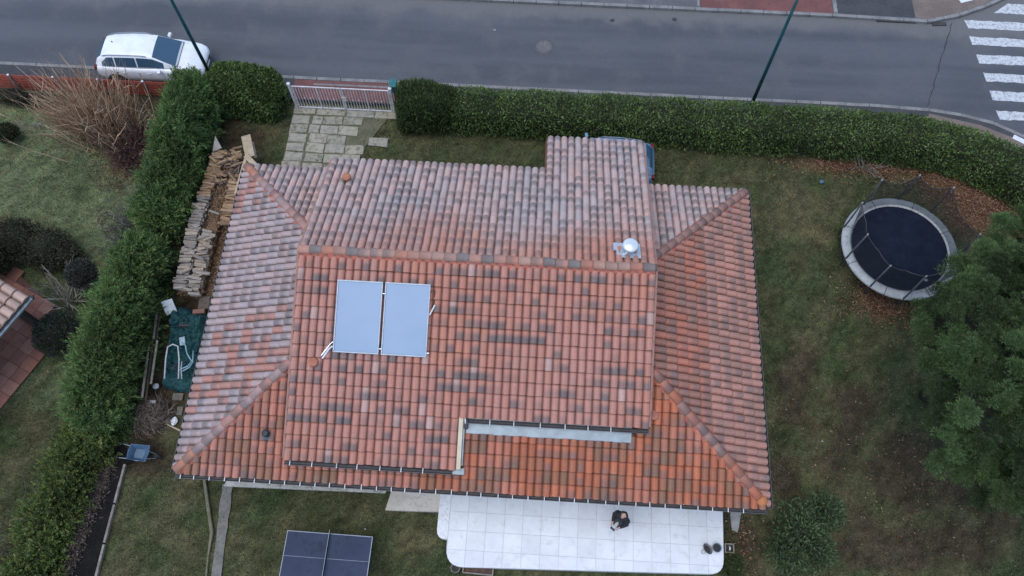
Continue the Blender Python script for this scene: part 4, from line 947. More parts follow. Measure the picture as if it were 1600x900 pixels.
# umbrella pine at the right edge
def pine():
    blobs = [((1500, 510, 4.6), 1.2), ((1555, 455, 5.0), 1.3), ((1612, 400, 5.0), 1.3), ((1570, 520, 6.0), 1.8), ((1512, 600, 5.0), 1.3), ((1555, 640, 5.6), 1.6), ((1500, 690, 4.3), 1.0), ((1560, 725, 4.4), 1.15), ((1640, 600, 6.2), 2.0), ((1650, 480, 6.2), 2.0), ((1640, 720, 5.2), 1.8), ((1492, 640, 4.0), .75), ((1700, 560, 6.6), 2.2)]
    bl = [(np.array(g3(*c)), r * .95) for c, r in blobs]
    o = np.array([bl[3][0][0] + .6, bl[3][0][1] + .0, 0.])
    root = thing('pine_tree', 'large dark green pine with clumped needles overhanging the trampoline at right', 'tree', tuple(o))
    CL = []
    for c, r in bl:
        n = int(11 * r * r) + 2; d = unit(rng.normal(size=(n * 12, 3))); d = d[d[:, 2] > -.35]
        for q in d:
            p_ = c + q * np.array([r, r, r * .75]) * rng.uniform(.75, 1.1)
            if any((((p_ - c2) / np.array([r2, r2, r2 * .75]) / .6) ** 2).sum() < 1 for c2, r2 in bl if c2 is not c): continue
            if all(np.linalg.norm(p_ - k_[0]) > .60 for k_ in CL): CL.append((p_, rng.uniform(.34, .52), q, rng.uniform(.5, 1.6)))
    PC, NC, TN = [], [], []
    for p_, r, q, tn in CL:
        n = int(58 * r); d = unit(rng.normal(size=(n, 3)) + np.array([0, 0, .7]) + q * .4)
        PC.append(p_ + d * r * np.array([1, 1, .75]) * rng.uniform(.55, 1.05, (n, 1))); NC.append(d); TN.append(np.full(n, tn))
    PC, NC, TN = np.concatenate(PC), np.concatenate(NC), np.concatenate(TN)
    tone = TN * rng.uniform(.8, 1.25, len(PC)); print('pine', len(PC))
    nn = 105
    i = np.repeat(np.arange(len(PC)), nn); m = len(i)
    d = unit(unit(rng.normal(size=(m, 3))) + NC[i] * .35 + np.array([0, 0, .35])); q_ = unit(rng.normal(size=(m, 3))); q_[:, 2] = np.abs(q_[:, 2]) * 1.1 - .25; P = PC[i] - o + q_ * (rng.uniform(.02, 1, (m, 1)) ** .5) * .13; d = unit(d * .7 + q_)
    base = palette(m, [(.072, .116, .042), (.095, .152, .055), (.052, .086, .034), (.128, .175, .068)], [.35, .35, .2, .1]) * tone[i][:, None]
    V, F, K = leaf_arrays(P, d, rng.uniform(.07, .13, m), .017, base, .04, .15)
    link('crown', np_mesh('pine_crown', V, F, K), root, LEAF)
    b = MB()
    for c, r in bl: b.ellipsoid(c - o - np.array([0, 0, .2]), (r * .6, r * .6, r * .4), 10, 7, .1)
    b.build('branch_mass', MAT['core_green'], root)
    MB().tube([(0, 0, -.1), (.1, .05, 1.5), (-.05, .1, 3.2), (.05, 0, 5.2)], [.24, .2, .17, .08], 10).build('trunk', MAT['bark'], root, smooth=True)
    for c, r in bl[:8] + bl[10:12]:
        e = c - o; z0 = random.uniform(2.4, 3.8)
        MB().tube([(0, .05, z0), tuple(np.array([0, 0, z0]) * .45 + e * .5 + np.array([0, 0, -.25])), tuple(e)], [.09, .06, .025], 6).build('limb', MAT['bark'], root, smooth=True)
    q = np.array(g3(1552, 792, 2.2)) - o
    MB().tube([(0, 0, 1.9), tuple(q * .55 + np.array([0, 0, .8])), tuple(q)], [.08, .05, .02], 6).build('limb', MAT['bark'], root)
pine()

# ------------------------------------------------------------------ grass, leaf litter
def in_poly(x, y, poly):
    r = np.zeros(len(x), bool); n = len(poly)
    for i in range(n):
        x1, y1 = poly[i]; x2, y2 = poly[(i + 1) % n]
        c = ((y1 > y) != (y2 > y)) & (x < (x2 - x1) * (y - y1) / (y2 - y1 + 1e-12) + x1); r ^= c
    return r
N = 205000
x, y = rng.uniform(-14, 31.5, N), rng.uniform(-6.5, 15.7, N)
bad = in_poly(x, y, [(1.0, 1.0), (W - .9, 1.0), (W - .9, D - .9), (1.0, D - .9)]) | in_poly(x, y, tpoly) | in_poly(x, y, [gp2(345, 750), gp2(605, 760), gp2(690, 800), (8.3, 1), (.5, 1)]) | in_poly(x, y, [(.2, 10), (.3, 15.7), (3.6, 15.7), (3.0, 13.0), (3.0, 10)]) & (rng.random(N) < .78)
bad |= in_poly(x, y, [gp2(335, 755), gp2(365, 755), gp2(330, 1080), gp2(300, 1080)]) & (rng.random(N) < .85)
bad |= in_poly(x, y, [gp2(195, 690), gp2(330, 735), gp2(400, 260), gp2(330, 210), gp2(250, 450)]) & (rng.random(N) < .85)
bad |= in_poly(x, y, [gp2(192, 690), gp2(212, 722), gp2(197, 727), gp2(110, 1030), gp2(50, 1030), gp2(160, 760)])
bad |= in_poly(x, y, [gp2(35, 430), gp2(95, 525), gp2(-20, 665), (-16, 3), (-16, 8)])
x, y = x[~bad], y[~bad]; n = len(x); gc = interp_gcol(x, y)
greenish = gc[:, 1] / (gc[:, 0] + 1e-6); keep = rng.random(n) < np.clip((greenish - .62) * 2.2, .08, 1); x, y, gc = x[keep], y[keep], gc[keep]; n = len(x)
P = np.stack([x, y, np.full(n, -.03)], 1); Dv = np.stack([rng.normal(0, .55, n), rng.normal(0, .55, n), np.ones(n)], 1)
V, F, K = leaf_arrays(P, Dv, rng.uniform(.06, .16, n), rng.uniform(.012, .03, n), np.where(rng.random((n, 1)) < .13, np.array([[.27, .235, .14]]), gc * rng.uniform(.6, 1.9, (n, 1)) * np.array([1.0, 1.04, .95])), .1, .1)
tag(link('grass', np_mesh('grass', V, F, K), None, LEAF), 'short uneven winter grass covering the lawns', 'grass', kind='stuff')
parts = []
for (px, py, sx_, sy_, n, z) in [(1450, 265, 2.2, .35, 2600, 0), (1545, 315, 1.1, .9, 2600, 0), (1300, 255, 1.4, .3, 1000, 0), (1385, 470, .8, .5, 1900, 0), (1490, 310, 1.6, .7, 1400, 0), (205, 245, .7, .6, 700, 0), (1160, 830, .3, .8, 250, 0), (1400, 720, 2.2, 1.6, 500, 0), (150, 780, .25, 1.3, 0, 0), (1200, 300, 3.0, 1.6, 260, 0)]:
    if n == 0: continue
    c = gp(px, py); P = np.stack([c.x + rng.normal(0, sx_, n), c.y + rng.normal(0, sy_, n), rng.uniform(.0, .05, n)], 1)
    P = P[P[:, 1] < 15.2]; n = len(P)
    parts.append(leaf_arrays(P, rng.normal(size=(n, 3)) * np.array([1, 1, .25]), rng.uniform(.05, .11, n), .05, palette(n, [(.22, .105, .06), (.3, .16, .09), (.15, .075, .05), (.34, .23, .14)]), .15, .2))
tag(link('dead_leaves', np_mesh('dead_leaves', *merge(parts)), None, LEAF), 'brown dead leaves lying along the hedge and round the trampoline', 'leaves', kind='stuff')
# dry ivy debris on the bank beside the black bed
n = 7000; t = rng.uniform(0, 1, n); a0, b0 = gp(172, 715), gp(92, 910)
P = np.stack([a0.x + (b0.x - a0.x) * t + rng.normal(0, .15, n), a0.y + (b0.y - a0.y) * t, np.abs(rng.normal(.04, .06, n))], 1)
V1 = leaf_arrays(P, rng.normal(size=(n, 3)) * np.array([1, 1, .4]), rng.uniform(.06, .15, n), .04, palette(n, [(.12, .09, .075), (.16, .125, .1), (.08, .06, .05), (.2, .16, .13)]), .15, .2)
tag(link('dry_debris', np_mesh('dry_debris', *V1), None, LEAF), 'brown dried ivy and twigs heaped between the leafy bank and the black bed', 'debris', kind='stuff')

# ================================================================== STREET: lamps, gate, fence, letterbox
def lamp_post(x, y, label, ang):
    r = thing('street_lamp', label, 'street lamp', (x, y, 0), ang, 'street lamps')
    MB().lathe([(.17, .0), (.17, .03), (.11, .05), (.095, .9), (.085, .95)], n=14).build('base', MAT['teal_paint'], r, smooth=True)
    MB().tube([(0, 0, .9), (0, 0, 4), (0, 0, 8.2)], [.075, .062, .045], 12).build('pole', MAT['teal_paint'], r, smooth=True)
    MB().tube([(0, 0, 8.15), (0, .35, 8.5), (0, 1.1, 8.62)], [.04, .038, .035], 10).build('arm', MAT['teal_paint'], r, smooth=True)
    hd = MB().loft([[(-.06, .95, 8.6), (.06, .95, 8.6), (.06, .95, 8.68), (-.06, .95, 8.68)], [(-.14, 1.3, 8.58), (.14, 1.3, 8.58), (.11, 1.3, 8.72), (-.11, 1.3, 8.72)], [(-.08, 1.65, 8.59), (.08, 1.65, 8.59), (.06, 1.65, 8.66), (-.06, 1.65, 8.66)]]).build('lamp_head', MAT['zinc'], r, bevel=.02)
    MB().box((0, 1.32, 8.572), (.2, .34, .02)).build('diffuser', MAT['white_paint'], hd)
lamp_post(-3.08, 16.3, 'slim teal street lamp standing at the front of the white parked car', 0.0)
lamp_post(18.94, 16.28, 'slim teal street lamp behind the long hedge right of the carport', 0.0)

gate = thing('garden_gate', 'white metal double gate with thin vertical bars at the street end of the drive', 'gate', (2.45, 15.55, 0))
WH = M_('gate_white', (.68, .66, .65), (.56, .53, .51), 5, .5, c3=(.32, .25, .21), sc3=9, bumps=.1)
def gx_(x): return x - 2.45
for x, w in ((.42, .10), (4.46, .10)): 
    pst = MB().box((gx_(x), 0, .76), (w, .1, 1.62)).build('post', WH, gate, bevel=.01)
    MB().lathe([(.075, 0), (.075, .02), (0, .06)], (gx_(x), 0, 1.57), 10).build('post_cap', WH, pst)
for (a, b) in ((.52, 2.42), (2.5, 4.36)):
    for x, w in ((a, .055), ((a + b) / 2, .055), (b, .065)): MB().box((gx_(x), 0, .74), (w, .045, 1.4)).build('stile', WH, gate, bevel=.006)
    for z in (.10, 1.42): MB().box((gx_((a + b) / 2), 0, z), (b - a, .04, .05)).build('rail', WH, gate, bevel=.006)
    n = 16
    for i in range(1, n):
        x = a + (b - a) * i / n
        if abs(x - (a + b) / 2) < .04: continue
        pk = MB().box((gx_(x), random.uniform(-.004, .004), .76), (.024, .018, 1.26)).build('bar', WH, gate)
        if i in (3, 5, 11, 13): MB().lathe([(0, -.05), (.035, 0), (0, .05)], (gx_(x), 0, .72), 6).build('ornament', WH, pk)
MB().box((gx_(2.52), -.04, .8), (.16, .03, .26)).build('lock_plate', WH, gate, bevel=.005)
MB().tube([(gx_(2.44), -.05, .84), (gx_(2.44), -.10, .84), (gx_(2.33), -.10, .84)], .011, 6).build('handle', MAT['dark_metal'], gate)
lb = thing('letterbox', 'teal letterbox on a post at the right end of the white gate', 'letterbox', (4.52, 15.92, .0))
MB().box((0, 0, .55), (.07, .07, 1.1)).build('post', MAT['teal_paint'], lb)
MB().box((0, 0, 1.28), (.3, .38, .4)).build('box', M_('teal_box', (.03, .16, .16), (.025, .13, .13), 5, .4, bumps=.04), lb, bevel=.025)
MB().box((0, -.195, 1.38), (.2, .012, .05)).build('slot_flap', MAT['dark_metal'], lb)

fence = thing('slat_fence', 'low fence of reddish-brown horizontal slats with pale post tops along the left street edge', 'fence', (-9, 15.82, 0))
SLAT = M_('red_slat', (.36, .085, .055), (.29, .07, .045), 3, .7, c3=(.1, .035, .026), sc3=12, bumps=.2)
fx0 = -15.0; k = 0
while fx0 < -4.0:
    w = 1.85
    for j in range(5): MB().box((fx0 + w / 2 + 9, .0, .13 + j * .175), (w - .05, .028, .135), 0.0, Matrix.Rotation(-.25, 3, 'X')).build('slat', SLAT, fence, bevel=.004)
    ps = MB().box((fx0 + 9 - .01, -.045, .47), (.06, .06, .98)).build('post', MAT['wood_old'], fence)
    MB().box((fx0 + 9 - .01, -.045, .975), (.075, .075, .03)).build('post_cap', MAT['white_paint'], ps)
    fx0 += w
lip = MB().box((0, .14, .06), (13, .16, .14)).build('footing', MAT['kerb'], fence)

# ================================================================== CARS
def car(name, label, loc, rot, paint, length=4.5, wagon=True):
    r = thing(name, label, 'car', loc, rot); s = length / 4.55
    def ring(x, zb, w, zs, wt, zt, zc):
        half = [(w * .86, zb), (w * .985, zb + .10), (w, (zb + zs) / 2), (w * .995, zs), ((w + wt) / 2 + .01, (zs + zt) / 2 + .02), (wt, zt), (wt * .62, zt + (zc - zt) * .75)]
        return [(x * s, y, z) for y, z in half] + [(x * s, 0, zc)] + [(x * s, -y, z) for y, z in reversed(half)]
    st = [(-2.275, .46, .66, .62, .60, .80, .82), (-2.22, .34, .78, .72, .72, .90, .92), (-2.0, .25, .86, .80, .78, .955, .97), (-1.4, .21, .9, .82, .80, .965, .98), (-.4, .2, .905, .82, .80, .96, .98), (.7, .2, .905, .81, .80, .95, .985), (1.1, .2, .9, .79, .78, .925, .97), (1.6, .21, .885, .73, .74, .85, .915), (1.95, .23, .85, .66, .70, .775, .835), (2.15, .28, .77, .60, .63, .70, .745), (2.24, .34, .66, .55, .54, .63, .665), (2.275, .42, .5, .5, .42, .56, .58)]
    body = MB().loft([ring(*q) for q in st]).build('body', paint, r, smooth=True, fixn=True)
    # cabin
    cs = [(-2.20, .66, .90, .50, .98), (-2.06, .73, .92, .52, 1.16), (-1.82, .775, .94, .545, 1.33), (-1.45, .795, .945, .575, 1.41), (-.7, .805, .95, .60, 1.455), (-.1, .805, .95, .60, 1.455), (.36, .795, .945, .585, 1.40), (.80, .785, .94, .63, 1.19), (1.30, .71, .92, .66, .965)]
    def cring(x, wb, zb, wt, zt):
        half = [(wb, zb), (wb * .8 + wt * .2, zb + (zt - zb) * .2), (wb * .3 + wt * .7, zb + (zt - zb) * .7), (wt * 1.02, zt - .02), (wt * .9, zt + .012), (wt * .5, zt + .03)]
        return [(x * s, y, z) for y, z in half] + [(x * s, 0, zt + .036)] + [(x * s, -y, z) for y, z in reversed(half)]
    cab = MB().loft([cring(*q) for q in cs]).build('cabin', paint, r, smooth=True, fixn=True)
    def cs_at(x):
        for a, b in zip(cs[:-1], cs[1:]):
            if a[0] <= x <= b[0]: t = (x - a[0]) / (b[0] - a[0]); return tuple(p_ + (q_ - p_) * t for p_, q_ in zip(a, b))
    GL = CARGLASS
    # side windows
    for sd in (1, -1):
        for (x0, x1, f0, f1) in [(-1.86, -1.30, .35, 1.0), (-1.24, -.36, 1, 1), (-.30, .78, 1.0, .62)] if wagon else [(-1.24, -.36, .8, 1), (-.30, .84, 1.0, .62)]:
            V = []; n = 8
            for i in range(n + 1):
                x = x0 + (x1 - x0) * i / n; _, wb, zb, wt, zt = cs_at(x); f = .88
                if x0 < -1.8: f = .88 * min(1, .55 + .9 * i / n)
                for t in (.13, f): V.append((x * s, sd * (wb + (wt - wb) * t + .012 + .03 * 4 * t * (1 - t) * 0), zb + (zt - zb) * t))
            F = [(2 * i, 2 * i + 2, 2 * i + 3, 2 * i + 1) for i in range(n)]
            MB().add(V, F).build('side_window', GL, r, fixn=True)
        MB().box((.62 * s, sd * .98, .99), (.12, .2, .13), sd * -.15).build('wing_mirror', paint, r, bevel=.03)
        for x in (-.95, .1): MB().box((x * s, sd * .908, .78), (.17, .02, .028)).build('door_handle', paint, r, bevel=.006)
        MB().tube([(-1.75 * s, sd * .55, 1.37), (-1.5 * s, sd * .57, 1.445), (-.7 * s, sd * .6, 1.5), (-.1 * s, sd * .6, 1.495), (.15 * s, sd * .59, 1.44)], .018, 6).build('roof_rail', ALU, r, smooth=True)
        for x in (-1.42, 1.38):
            M9 = Matrix.Rotation(PI / 2, 3, 'X')
            wl = MB().lathe([(.2, -.1), (.3, -.105), (.325, -.07), (.325, .07), (.3, .105), (.2, .1)], (x * s, sd * .80, .325), 22, M9).build('wheel', MAT['rubber'], r, smooth=True)
            MB().lathe([(0, -.085), (.06, -.09), (.2, -.085), (.205, .085), (.06, .09), (0, .085)], (x * s, sd * .81, .325), 14, M9).build('rim', ALU, wl)
            MB().lathe([(.30, -.02), (.37, -.02), (.37, .02), (.30, .02)], (x * s, sd * .895, .325), 22, M9).build('wheel_arch', MAT['dark_metal'], r)
        MB().loft([[(2.02 * s, sd * .5, .70), (2.02 * s, sd * .8, .67), (2.02 * s, sd * .79, .58), (2.02 * s, sd * .5, .60)], [(2.2 * s, sd * .5, .665), (2.17 * s, sd * .70, .65), (2.19 * s, sd * .70, .56), (2.24 * s, sd * .5, .57)]]).build('headlight', HEADL, r, fixn=True)
        MB().box((-2.19 * s, sd * .70, .83), (.14, .17, .2)).build('tail_light', TAILL, r, bevel=.02)
        for x in (-.33, -1.27, .92): MB().bar((x * s, sd * .909, .3), (x * s, sd * .912, .82), .006, .012).build('door_seam', MAT['dark_metal'], r)
    # windscreen and rear window
    def screen(xa, xb, ka, kb, lift):
        V = []; n, mm = 6, 8
        for i in range(n + 1):
            x = xa + (xb - xa) * i / n; _, wb, zb, wt, zt = cs_at(x); w = wt * (ka + (kb - ka) * i / n)
            for j in range(mm + 1):
                u = -1 + 2 * j / mm; V.append((x * s + (.0 if xa > 0 else -.0), u * w, zt + .036 - .036 * abs(u) ** 2.2 + lift))
        F = [(i * (mm + 1) + j, (i + 1) * (mm + 1) + j, (i + 1) * (mm + 1) + j + 1, i * (mm + 1) + j + 1) for i in range(n) for j in range(mm)]
        return MB().add(V, F)
    screen(.38, 1.24, .95, .99, .012).build('windscreen', CARGLASS, r, smooth=True, fixn=True)
    screen(-2.15, -1.86, .9, .92, .014).build('rear_window', CARGLASS, r, smooth=True, fixn=True)
    MB().bar((1.28 * s, -.6, .985), (1.22 * s, .1, 1.0), .012, .012).build('wiper', MAT['dark_metal'], r)
    MB().box((1.27 * s, 0, .962), (.07, 1.3, .03)).build('scuttle', MAT['dark_metal'], r)
    MB().box((2.262 * s, 0, .47), (.03, .9, .1)).build('grille', MAT['dark_metal'], r)
    MB().box((2.285 * s, 0, .38), (.012, .52, .11)).build('number_plate', MAT['white_paint'], r)
    MB().box((-2.29 * s, 0, .66), (.012, .52, .11)).build('number_plate', MAT['white_paint'], r)
    MB().lathe([(.03, 0), (.012, .03), (0, .05)], (-1.45 * s, .1, 1.47), 8).build('aerial', MAT['dark_metal'], r)
    return r
m, nt, bs = nodes_of('car_glass'); bs.inputs['Base Color'].default_value = (.04, .09, .14, 1); bs.inputs['Roughness'].default_value = .08; bs.inputs['Specular IOR Level'].default_value = .9; CARGLASS = m
HEADL = M_('headlight', (.6, .65, .7), rough=.1, bumps=0); TAILL = M_('tail_light', (.16, .01, .01), rough=.2, bumps=0)
def paintm(name, c):
    m, nt, bs = nodes_of(name); bs.inputs['Base Color'].default_value = (*c, 1); bs.inputs['Roughness'].default_value = .35; bs.inputs['Coat Weight'].default_value = .6; bs.inputs['Coat Roughness'].default_value = .08
    n1 = noise_node(nt, 2.5, 4, .6); cc = mixc(nt, ramp(nt, n1.outputs[0], .4, .75), c, tuple(q * .88 for q in c)); nt.links.new(cc, bs.inputs['Base Color']); return m
car('parked_car', 'white estate car with roof rails parked half on the pavement at upper left', (-5.75, 17.18, .06), .015, paintm('white_car_paint', (.82, .83, .84)), 4.4)
car('parked_car', 'blue car mostly hidden under the tiled carport roof', (12.88, 13.22, 0), PI, paintm('blue_car_paint', (.17, .28, .42)), 4.2, False)

# ================================================================== TRAMPOLINE
tc_ = Vector((23.917, 10.0, 0)); tr = thing('trampoline', 'round trampoline with a pale grey edge pad and dark safety net', 'trampoline', tc_)
PAD = M_('grey_pad', (.40, .41, .40), (.32, .33, .325), 2.5, .6, c3=(.17, .175, .17), sc3=9, bumps=.15)
MATB = M_('jump_mat', (.008, .012, .023), (.011, .016, .03), 2, .9, c3=(.015, .021, .038), sc3=3, bumps=.1, spec=.12)
def arc_pad(a0, a1, n=8):
    V = []
    for i in range(n + 1):
        a = a0 + (a1 - a0) * i / n
        for rr, z in ((1.74, .885), (1.76, .925), (1.90, .94), (2.06, .925), (2.10, .885), (2.09, .82)): V.append((rr * math.cos(a), rr * math.sin(a), z))
    F = [(i * 6 + j, i * 6 + j + 1, (i + 1) * 6 + j + 1, (i + 1) * 6 + j) for i in range(n) for j in range(5)]
    return MB().add(V, F)
for k in range(8): arc_pad(k * PI / 4 + .39 + .006, (k + 1) * PI / 4 + .39 - .006).build('edge_pad', PAD, tr, smooth=True, fixn=True)
mt = MB(); rings = []
for rr in (0.02, .5, 1.0, 1.4, 1.77): rings.append([(rr * math.cos(2 * PI * k / 48), rr * math.sin(2 * PI * k / 48), .86 - .05 * (1 - (rr / 1.77) ** 2)) for k in range(48)])
mt.loft(rings, True, False); mt.f.append(tuple(range(48))); mt.build('jump_mat', MATB, tr, smooth=True, fixn=True)
MB().tube([(2.0 * math.cos(2 * PI * k / 40), 2.0 * math.sin(2 * PI * k / 40), .84) for k in range(41)], .03, 6, False).build('frame_ring', MAT['zinc'], tr, smooth=True)
angs = [159, -164.5, -127.5, -94, -55, -7, 49, 83.6, 122]
for k in range(4):
    a = math.radians(angs[2 * k]); b = math.radians(angs[2 * k + 1])
    pa, pb = Vector((1.88 * math.cos(a), 1.88 * math.sin(a), 0)), Vector((1.88 * math.cos(b), 1.88 * math.sin(b), 0))
    MB().tube([pa + Vector((0, 0, .84)), pa + Vector((0, 0, .05)), pa.lerp(pb, .1) , pa.lerp(pb, .9), pb + Vector((0, 0, .05)), pb + Vector((0, 0, .84))], .022, 6).build('leg', MAT['dark_metal'], tr, smooth=True)
FOAM = M_('pole_foam', (.065, .07, .075), (.09, .095, .1), 6, .7, bumps=.1)
TIP = M_('pole_grey', (.3, .3, .3), (.24, .24, .24), 6, .5, bumps=.05)
tops = []
for k, dg in enumerate(angs):
    a = math.radians(dg); rr = 2.07; q = Vector((rr * math.cos(a), rr * math.sin(a), 0)); lean = -.06 if k % 2 else .02
    t = Vector(((rr + lean) * math.cos(a), (rr + lean) * math.sin(a), 2.62 + .05 * math.sin(k * 2.1))); tops.append(t)
    pl = MB().tube([q + Vector((0, 0, .3)), q + Vector((0, 0, 1.5)), t], .032, 8).build('pole', FOAM, tr, smooth=True)
    MB().tube([q.lerp(t, .62) + Vector((0, 0, .02)), t + Vector((0, 0, .06))], .025, 8).build('sleeve', TIP, pl, smooth=True)
m, nt, bs = nodes_of('safety_net'); bs.inputs['Base Color'].default_value = (.012, .016, .018, 1); bs.inputs['Roughness'].default_value = .9
tp = nt.nodes.new('ShaderNodeBsdfTransparent'); mx = nt.nodes.new('ShaderNodeMixShader'); mx.inputs[0].default_value = .48
nt.links.new(bs.outputs[0], mx.inputs[1]); nt.links.new(tp.outputs[0], mx.inputs[2]); nt.links.new(mx.outputs[0], nt.nodes['Material Output'].inputs['Surface']); NET = m
for k in range(len(angs)):
    a, b = tops[k], tops[(k + 1) % len(angs)]; n = 6; V = []; cord = []
    fa, fb = math.radians(angs[k]), math.radians(angs[(k + 1) % len(angs)])
    for i in range(n + 1):
        t = i / n; top = a.lerp(b, t) - Vector((0, 0, .22 * 4 * t * (1 - t))); top.x *= .93 + .07 * abs(2 * t - 1); top.y *= .93 + .07 * abs(2 * t - 1)
        d = (fb - fa + PI) % (2 * PI) - PI; ang = fa + d * t; bot = Vector((1.80 * math.cos(ang), 1.80 * math.sin(ang), .93)); V += [tuple(top), tuple(top.lerp(bot, .5) * 1.0), tuple(bot)]; cord.append(top)
    F = [(3 * i + j, 3 * i + 3 + j, 3 * i + 4 + j, 3 * i + 1 + j) for i in range(n) for j in (0, 1)]
    nt_ = MB().add(V, F).build('net_panel', NET, tr, smooth=True)
    MB().tube(cord, .012, 5).build('net_cord', MAT['dark_metal'], nt_)
p_ = gp(1447, 438, .86) - tc_; MB().ellipsoid((p_.x, p_.y, .87), (.08, .06, .03), 10, 6).build('mat_patch', MAT['zinc'], tr)

# ================================================================== PERSON
def person():
    base = gp(973, 806, TZ + 1.6); r = thing('person', 'person in a dark hooded jacket standing on the white terrace holding a controller', 'person', (base.x + .02, base.y + .0, TZ), -.68)
    def remesh(o, v, sm=6):
        m = o.modifiers.new('r', 'REMESH'); m.mode = 'VOXEL'; m.voxel_size = v; m.use_smooth_shade = True
        if sm: q = o.modifiers.new('s', 'SMOOTH'); q.iterations = sm; q.factor = .5
        return o
    Rh = Matrix.Rotation(math.radians(28), 3, 'X')            # head tips back, face towards the sky (faces -Y)
    hc_ = Vector((0, -.03, 1.50))
    def H(p_): return Rh.inverted() @ Vector(p_) + hc_ if False else Matrix.Rotation(math.radians(-28), 3, 'X') @ Vector(p_) + hc_
    SKIN = M_('skin', (.5, .32, .25), (.46, .28, .21), 8, .5, bumps=.02)
    b = MB(); Mh = Matrix.Rotation(math.radians(-28), 3, 'X')
    def ell(c, rad, n=16, m=12):
        rings = []
        for i in range(m + 1):
            ph = -PI / 2 + PI * i / m; rr = max(math.cos(ph), .03)
            rings.append([Mh @ Vector((c[0] + rad[0] * rr * math.cos(2 * PI * k / n), c[1] + rad[1] * rr * math.sin(2 * PI * k / n), c[2] + rad[2] * math.sin(ph))) + hc_ for k in range(n)])
        return rings
    b.loft(ell((0, 0, .13), (.077, .094, .112))); b.loft(ell((0, -.03, .07), (.058, .066, .07)))
    b.loft(ell((0, -.10, .10), (.014, .022, .026))); b.loft(ell((0, -.088, .145), (.05, .014, .012)))
    b.loft(ell((0, -.088, .055), (.026, .012, .010)))
    for s in (-1, 1): b.loft(ell((s * .08, .01, .11), (.014, .024, .034)))
    b.tube([(0, .015, 1.38), (0, 0, 1.47), (0, -.02, 1.56)], [.065, .055, .055], 12)
    b.ellipsoid((0, .01, 1.2), (.17, .11, .28), 14, 10); b.ellipsoid((0, .01, .95), (.15, .11, .14), 14, 10)
    for s in (-1, 1):
        b.tube([(s * .165, .01, 1.38), (s * .235, -.02, 1.14), (s * .135, -.25, 1.14), (s * .115, -.30, 1.15)], [.05, .042, .03, .027], 10)
        b.tube([(s * .09, .01, .95), (s * .10, -.02, .5), (s * .105, .02, .08)], [.085, .055, .042], 10)
        b.ellipsoid((s * .108, -.335, 1.155), (.036, .045, .02), 10, 6)      # palm
        for f, (dx, ln) in enumerate([(-.026, .055), (-.009, .065), (.009, .06), (.025, .05)]):
            x0 = s * .108 + dx; e = -s * .03
            b.tube([(x0, -.36, 1.155), (x0 + e * .3, -.36 - ln * .55, 1.165), (x0 + e * .9, -.36 - ln * .8, 1.19)], [.0095, .009, .008], 7)
        b.tube([(s * .085, -.325, 1.165), (s * .06, -.345, 1.19), (s * .05, -.37, 1.2)], [.011, .0105, .009], 7)
        b.ellipsoid((s * .107, -.03, .04), (.045, .11, .04), 10, 6)
    remesh(b.build('body', SKIN, r), .008, 3)
    EYE = M_('eye', (.02, .015, .012), rough=.2, bumps=0)
    for s in (-1, 1): MB().loft(ell((s * .03, -.086, .122), (.011, .007, .008), 8, 6)).build('eye', EYE, r, smooth=True)
    HAIR = M_('hair', (.045, .028, .02), (.03, .018, .013), 20, .6, bumps=.4)
    hb = MB(); hb.loft(ell((0, .022, .155), (.085, .088, .096))); hb.loft(ell((0, .05, .10), (.082, .07, .10))); remesh(hb.build('hair', HAIR, r), .012, 3)
    JK = M_('dark_jacket', (.014, .014, .018), (.022, .021, .026), 9, .75, bumps=.4)
    j = MB(); j.ellipsoid((0, .015, 1.17), (.215, .15, .32), 16, 12); j.tube([(-.17, .015, 1.40), (0, .02, 1.43), (.17, .015, 1.40)], [.085, .095, .085], 12)
    j.ellipsoid((0, .09, 1.45), (.13, .09, .085), 14, 8); j.tube([(0, .01, 1.38), (0, .0, 1.475)], [.11, .08], 14)
    for s in (-1, 1): j.tube([(s * .185, .015, 1.40), (s * .215, .0, 1.28), (s * .25, -.03, 1.13), (s * .19, -.15, 1.12), (s * .135, -.262, 1.14)], [.08, .076, .07, .06, .046], 12)
    remesh(j.build('jacket', JK, r), .014, 5)
    TR_ = M_('dark_trousers', (.018, .02, .028), (.026, .028, .036), 9, .8, bumps=.3)
    t = MB(); t.ellipsoid((0, .012, .93), (.175, .135, .15), 14, 10)
    for s in (-1, 1): t.tube([(s * .09, .012, .93), (s * .10, -.015, .5), (s * .105, .02, .09)], [.105, .08, .068], 12)
    remesh(t.build('trousers', TR_, r), .014, 4)
    for s in (-1, 1): MB().ellipsoid((s * .107, -.035, .045), (.052, .135, .047), 14, 8).build('shoe', MAT['rubber'], r, smooth=True)
    q = Matrix.Rotation(-.68, 3, 'Z') @ Vector((0, -.372, 1.165)) + r.location
    rc = thing('remote_controller', 'pale handheld controller with a screen held by the person on the terrace', 'controller', q, -.68)
    MB().box((0, 0, 0), (.19, .085, .035)).build('casing', M_('pale_plastic', (.55, .55, .56), rough=.5), rc, bevel=.012)
    MB().box((0, -.075, .03), (.16, .08, .01), M=Matrix.Rotation(-.3, 3, 'X')).build('screen', CARGLASS, rc, bevel=.003)
    for s in (-1, 1):
        MB().lathe([(.009, 0), (.006, .012), (.010, .02)], (s * .055, .0, .016), 8).build('stick', MAT['dark_metal'], rc)
person()

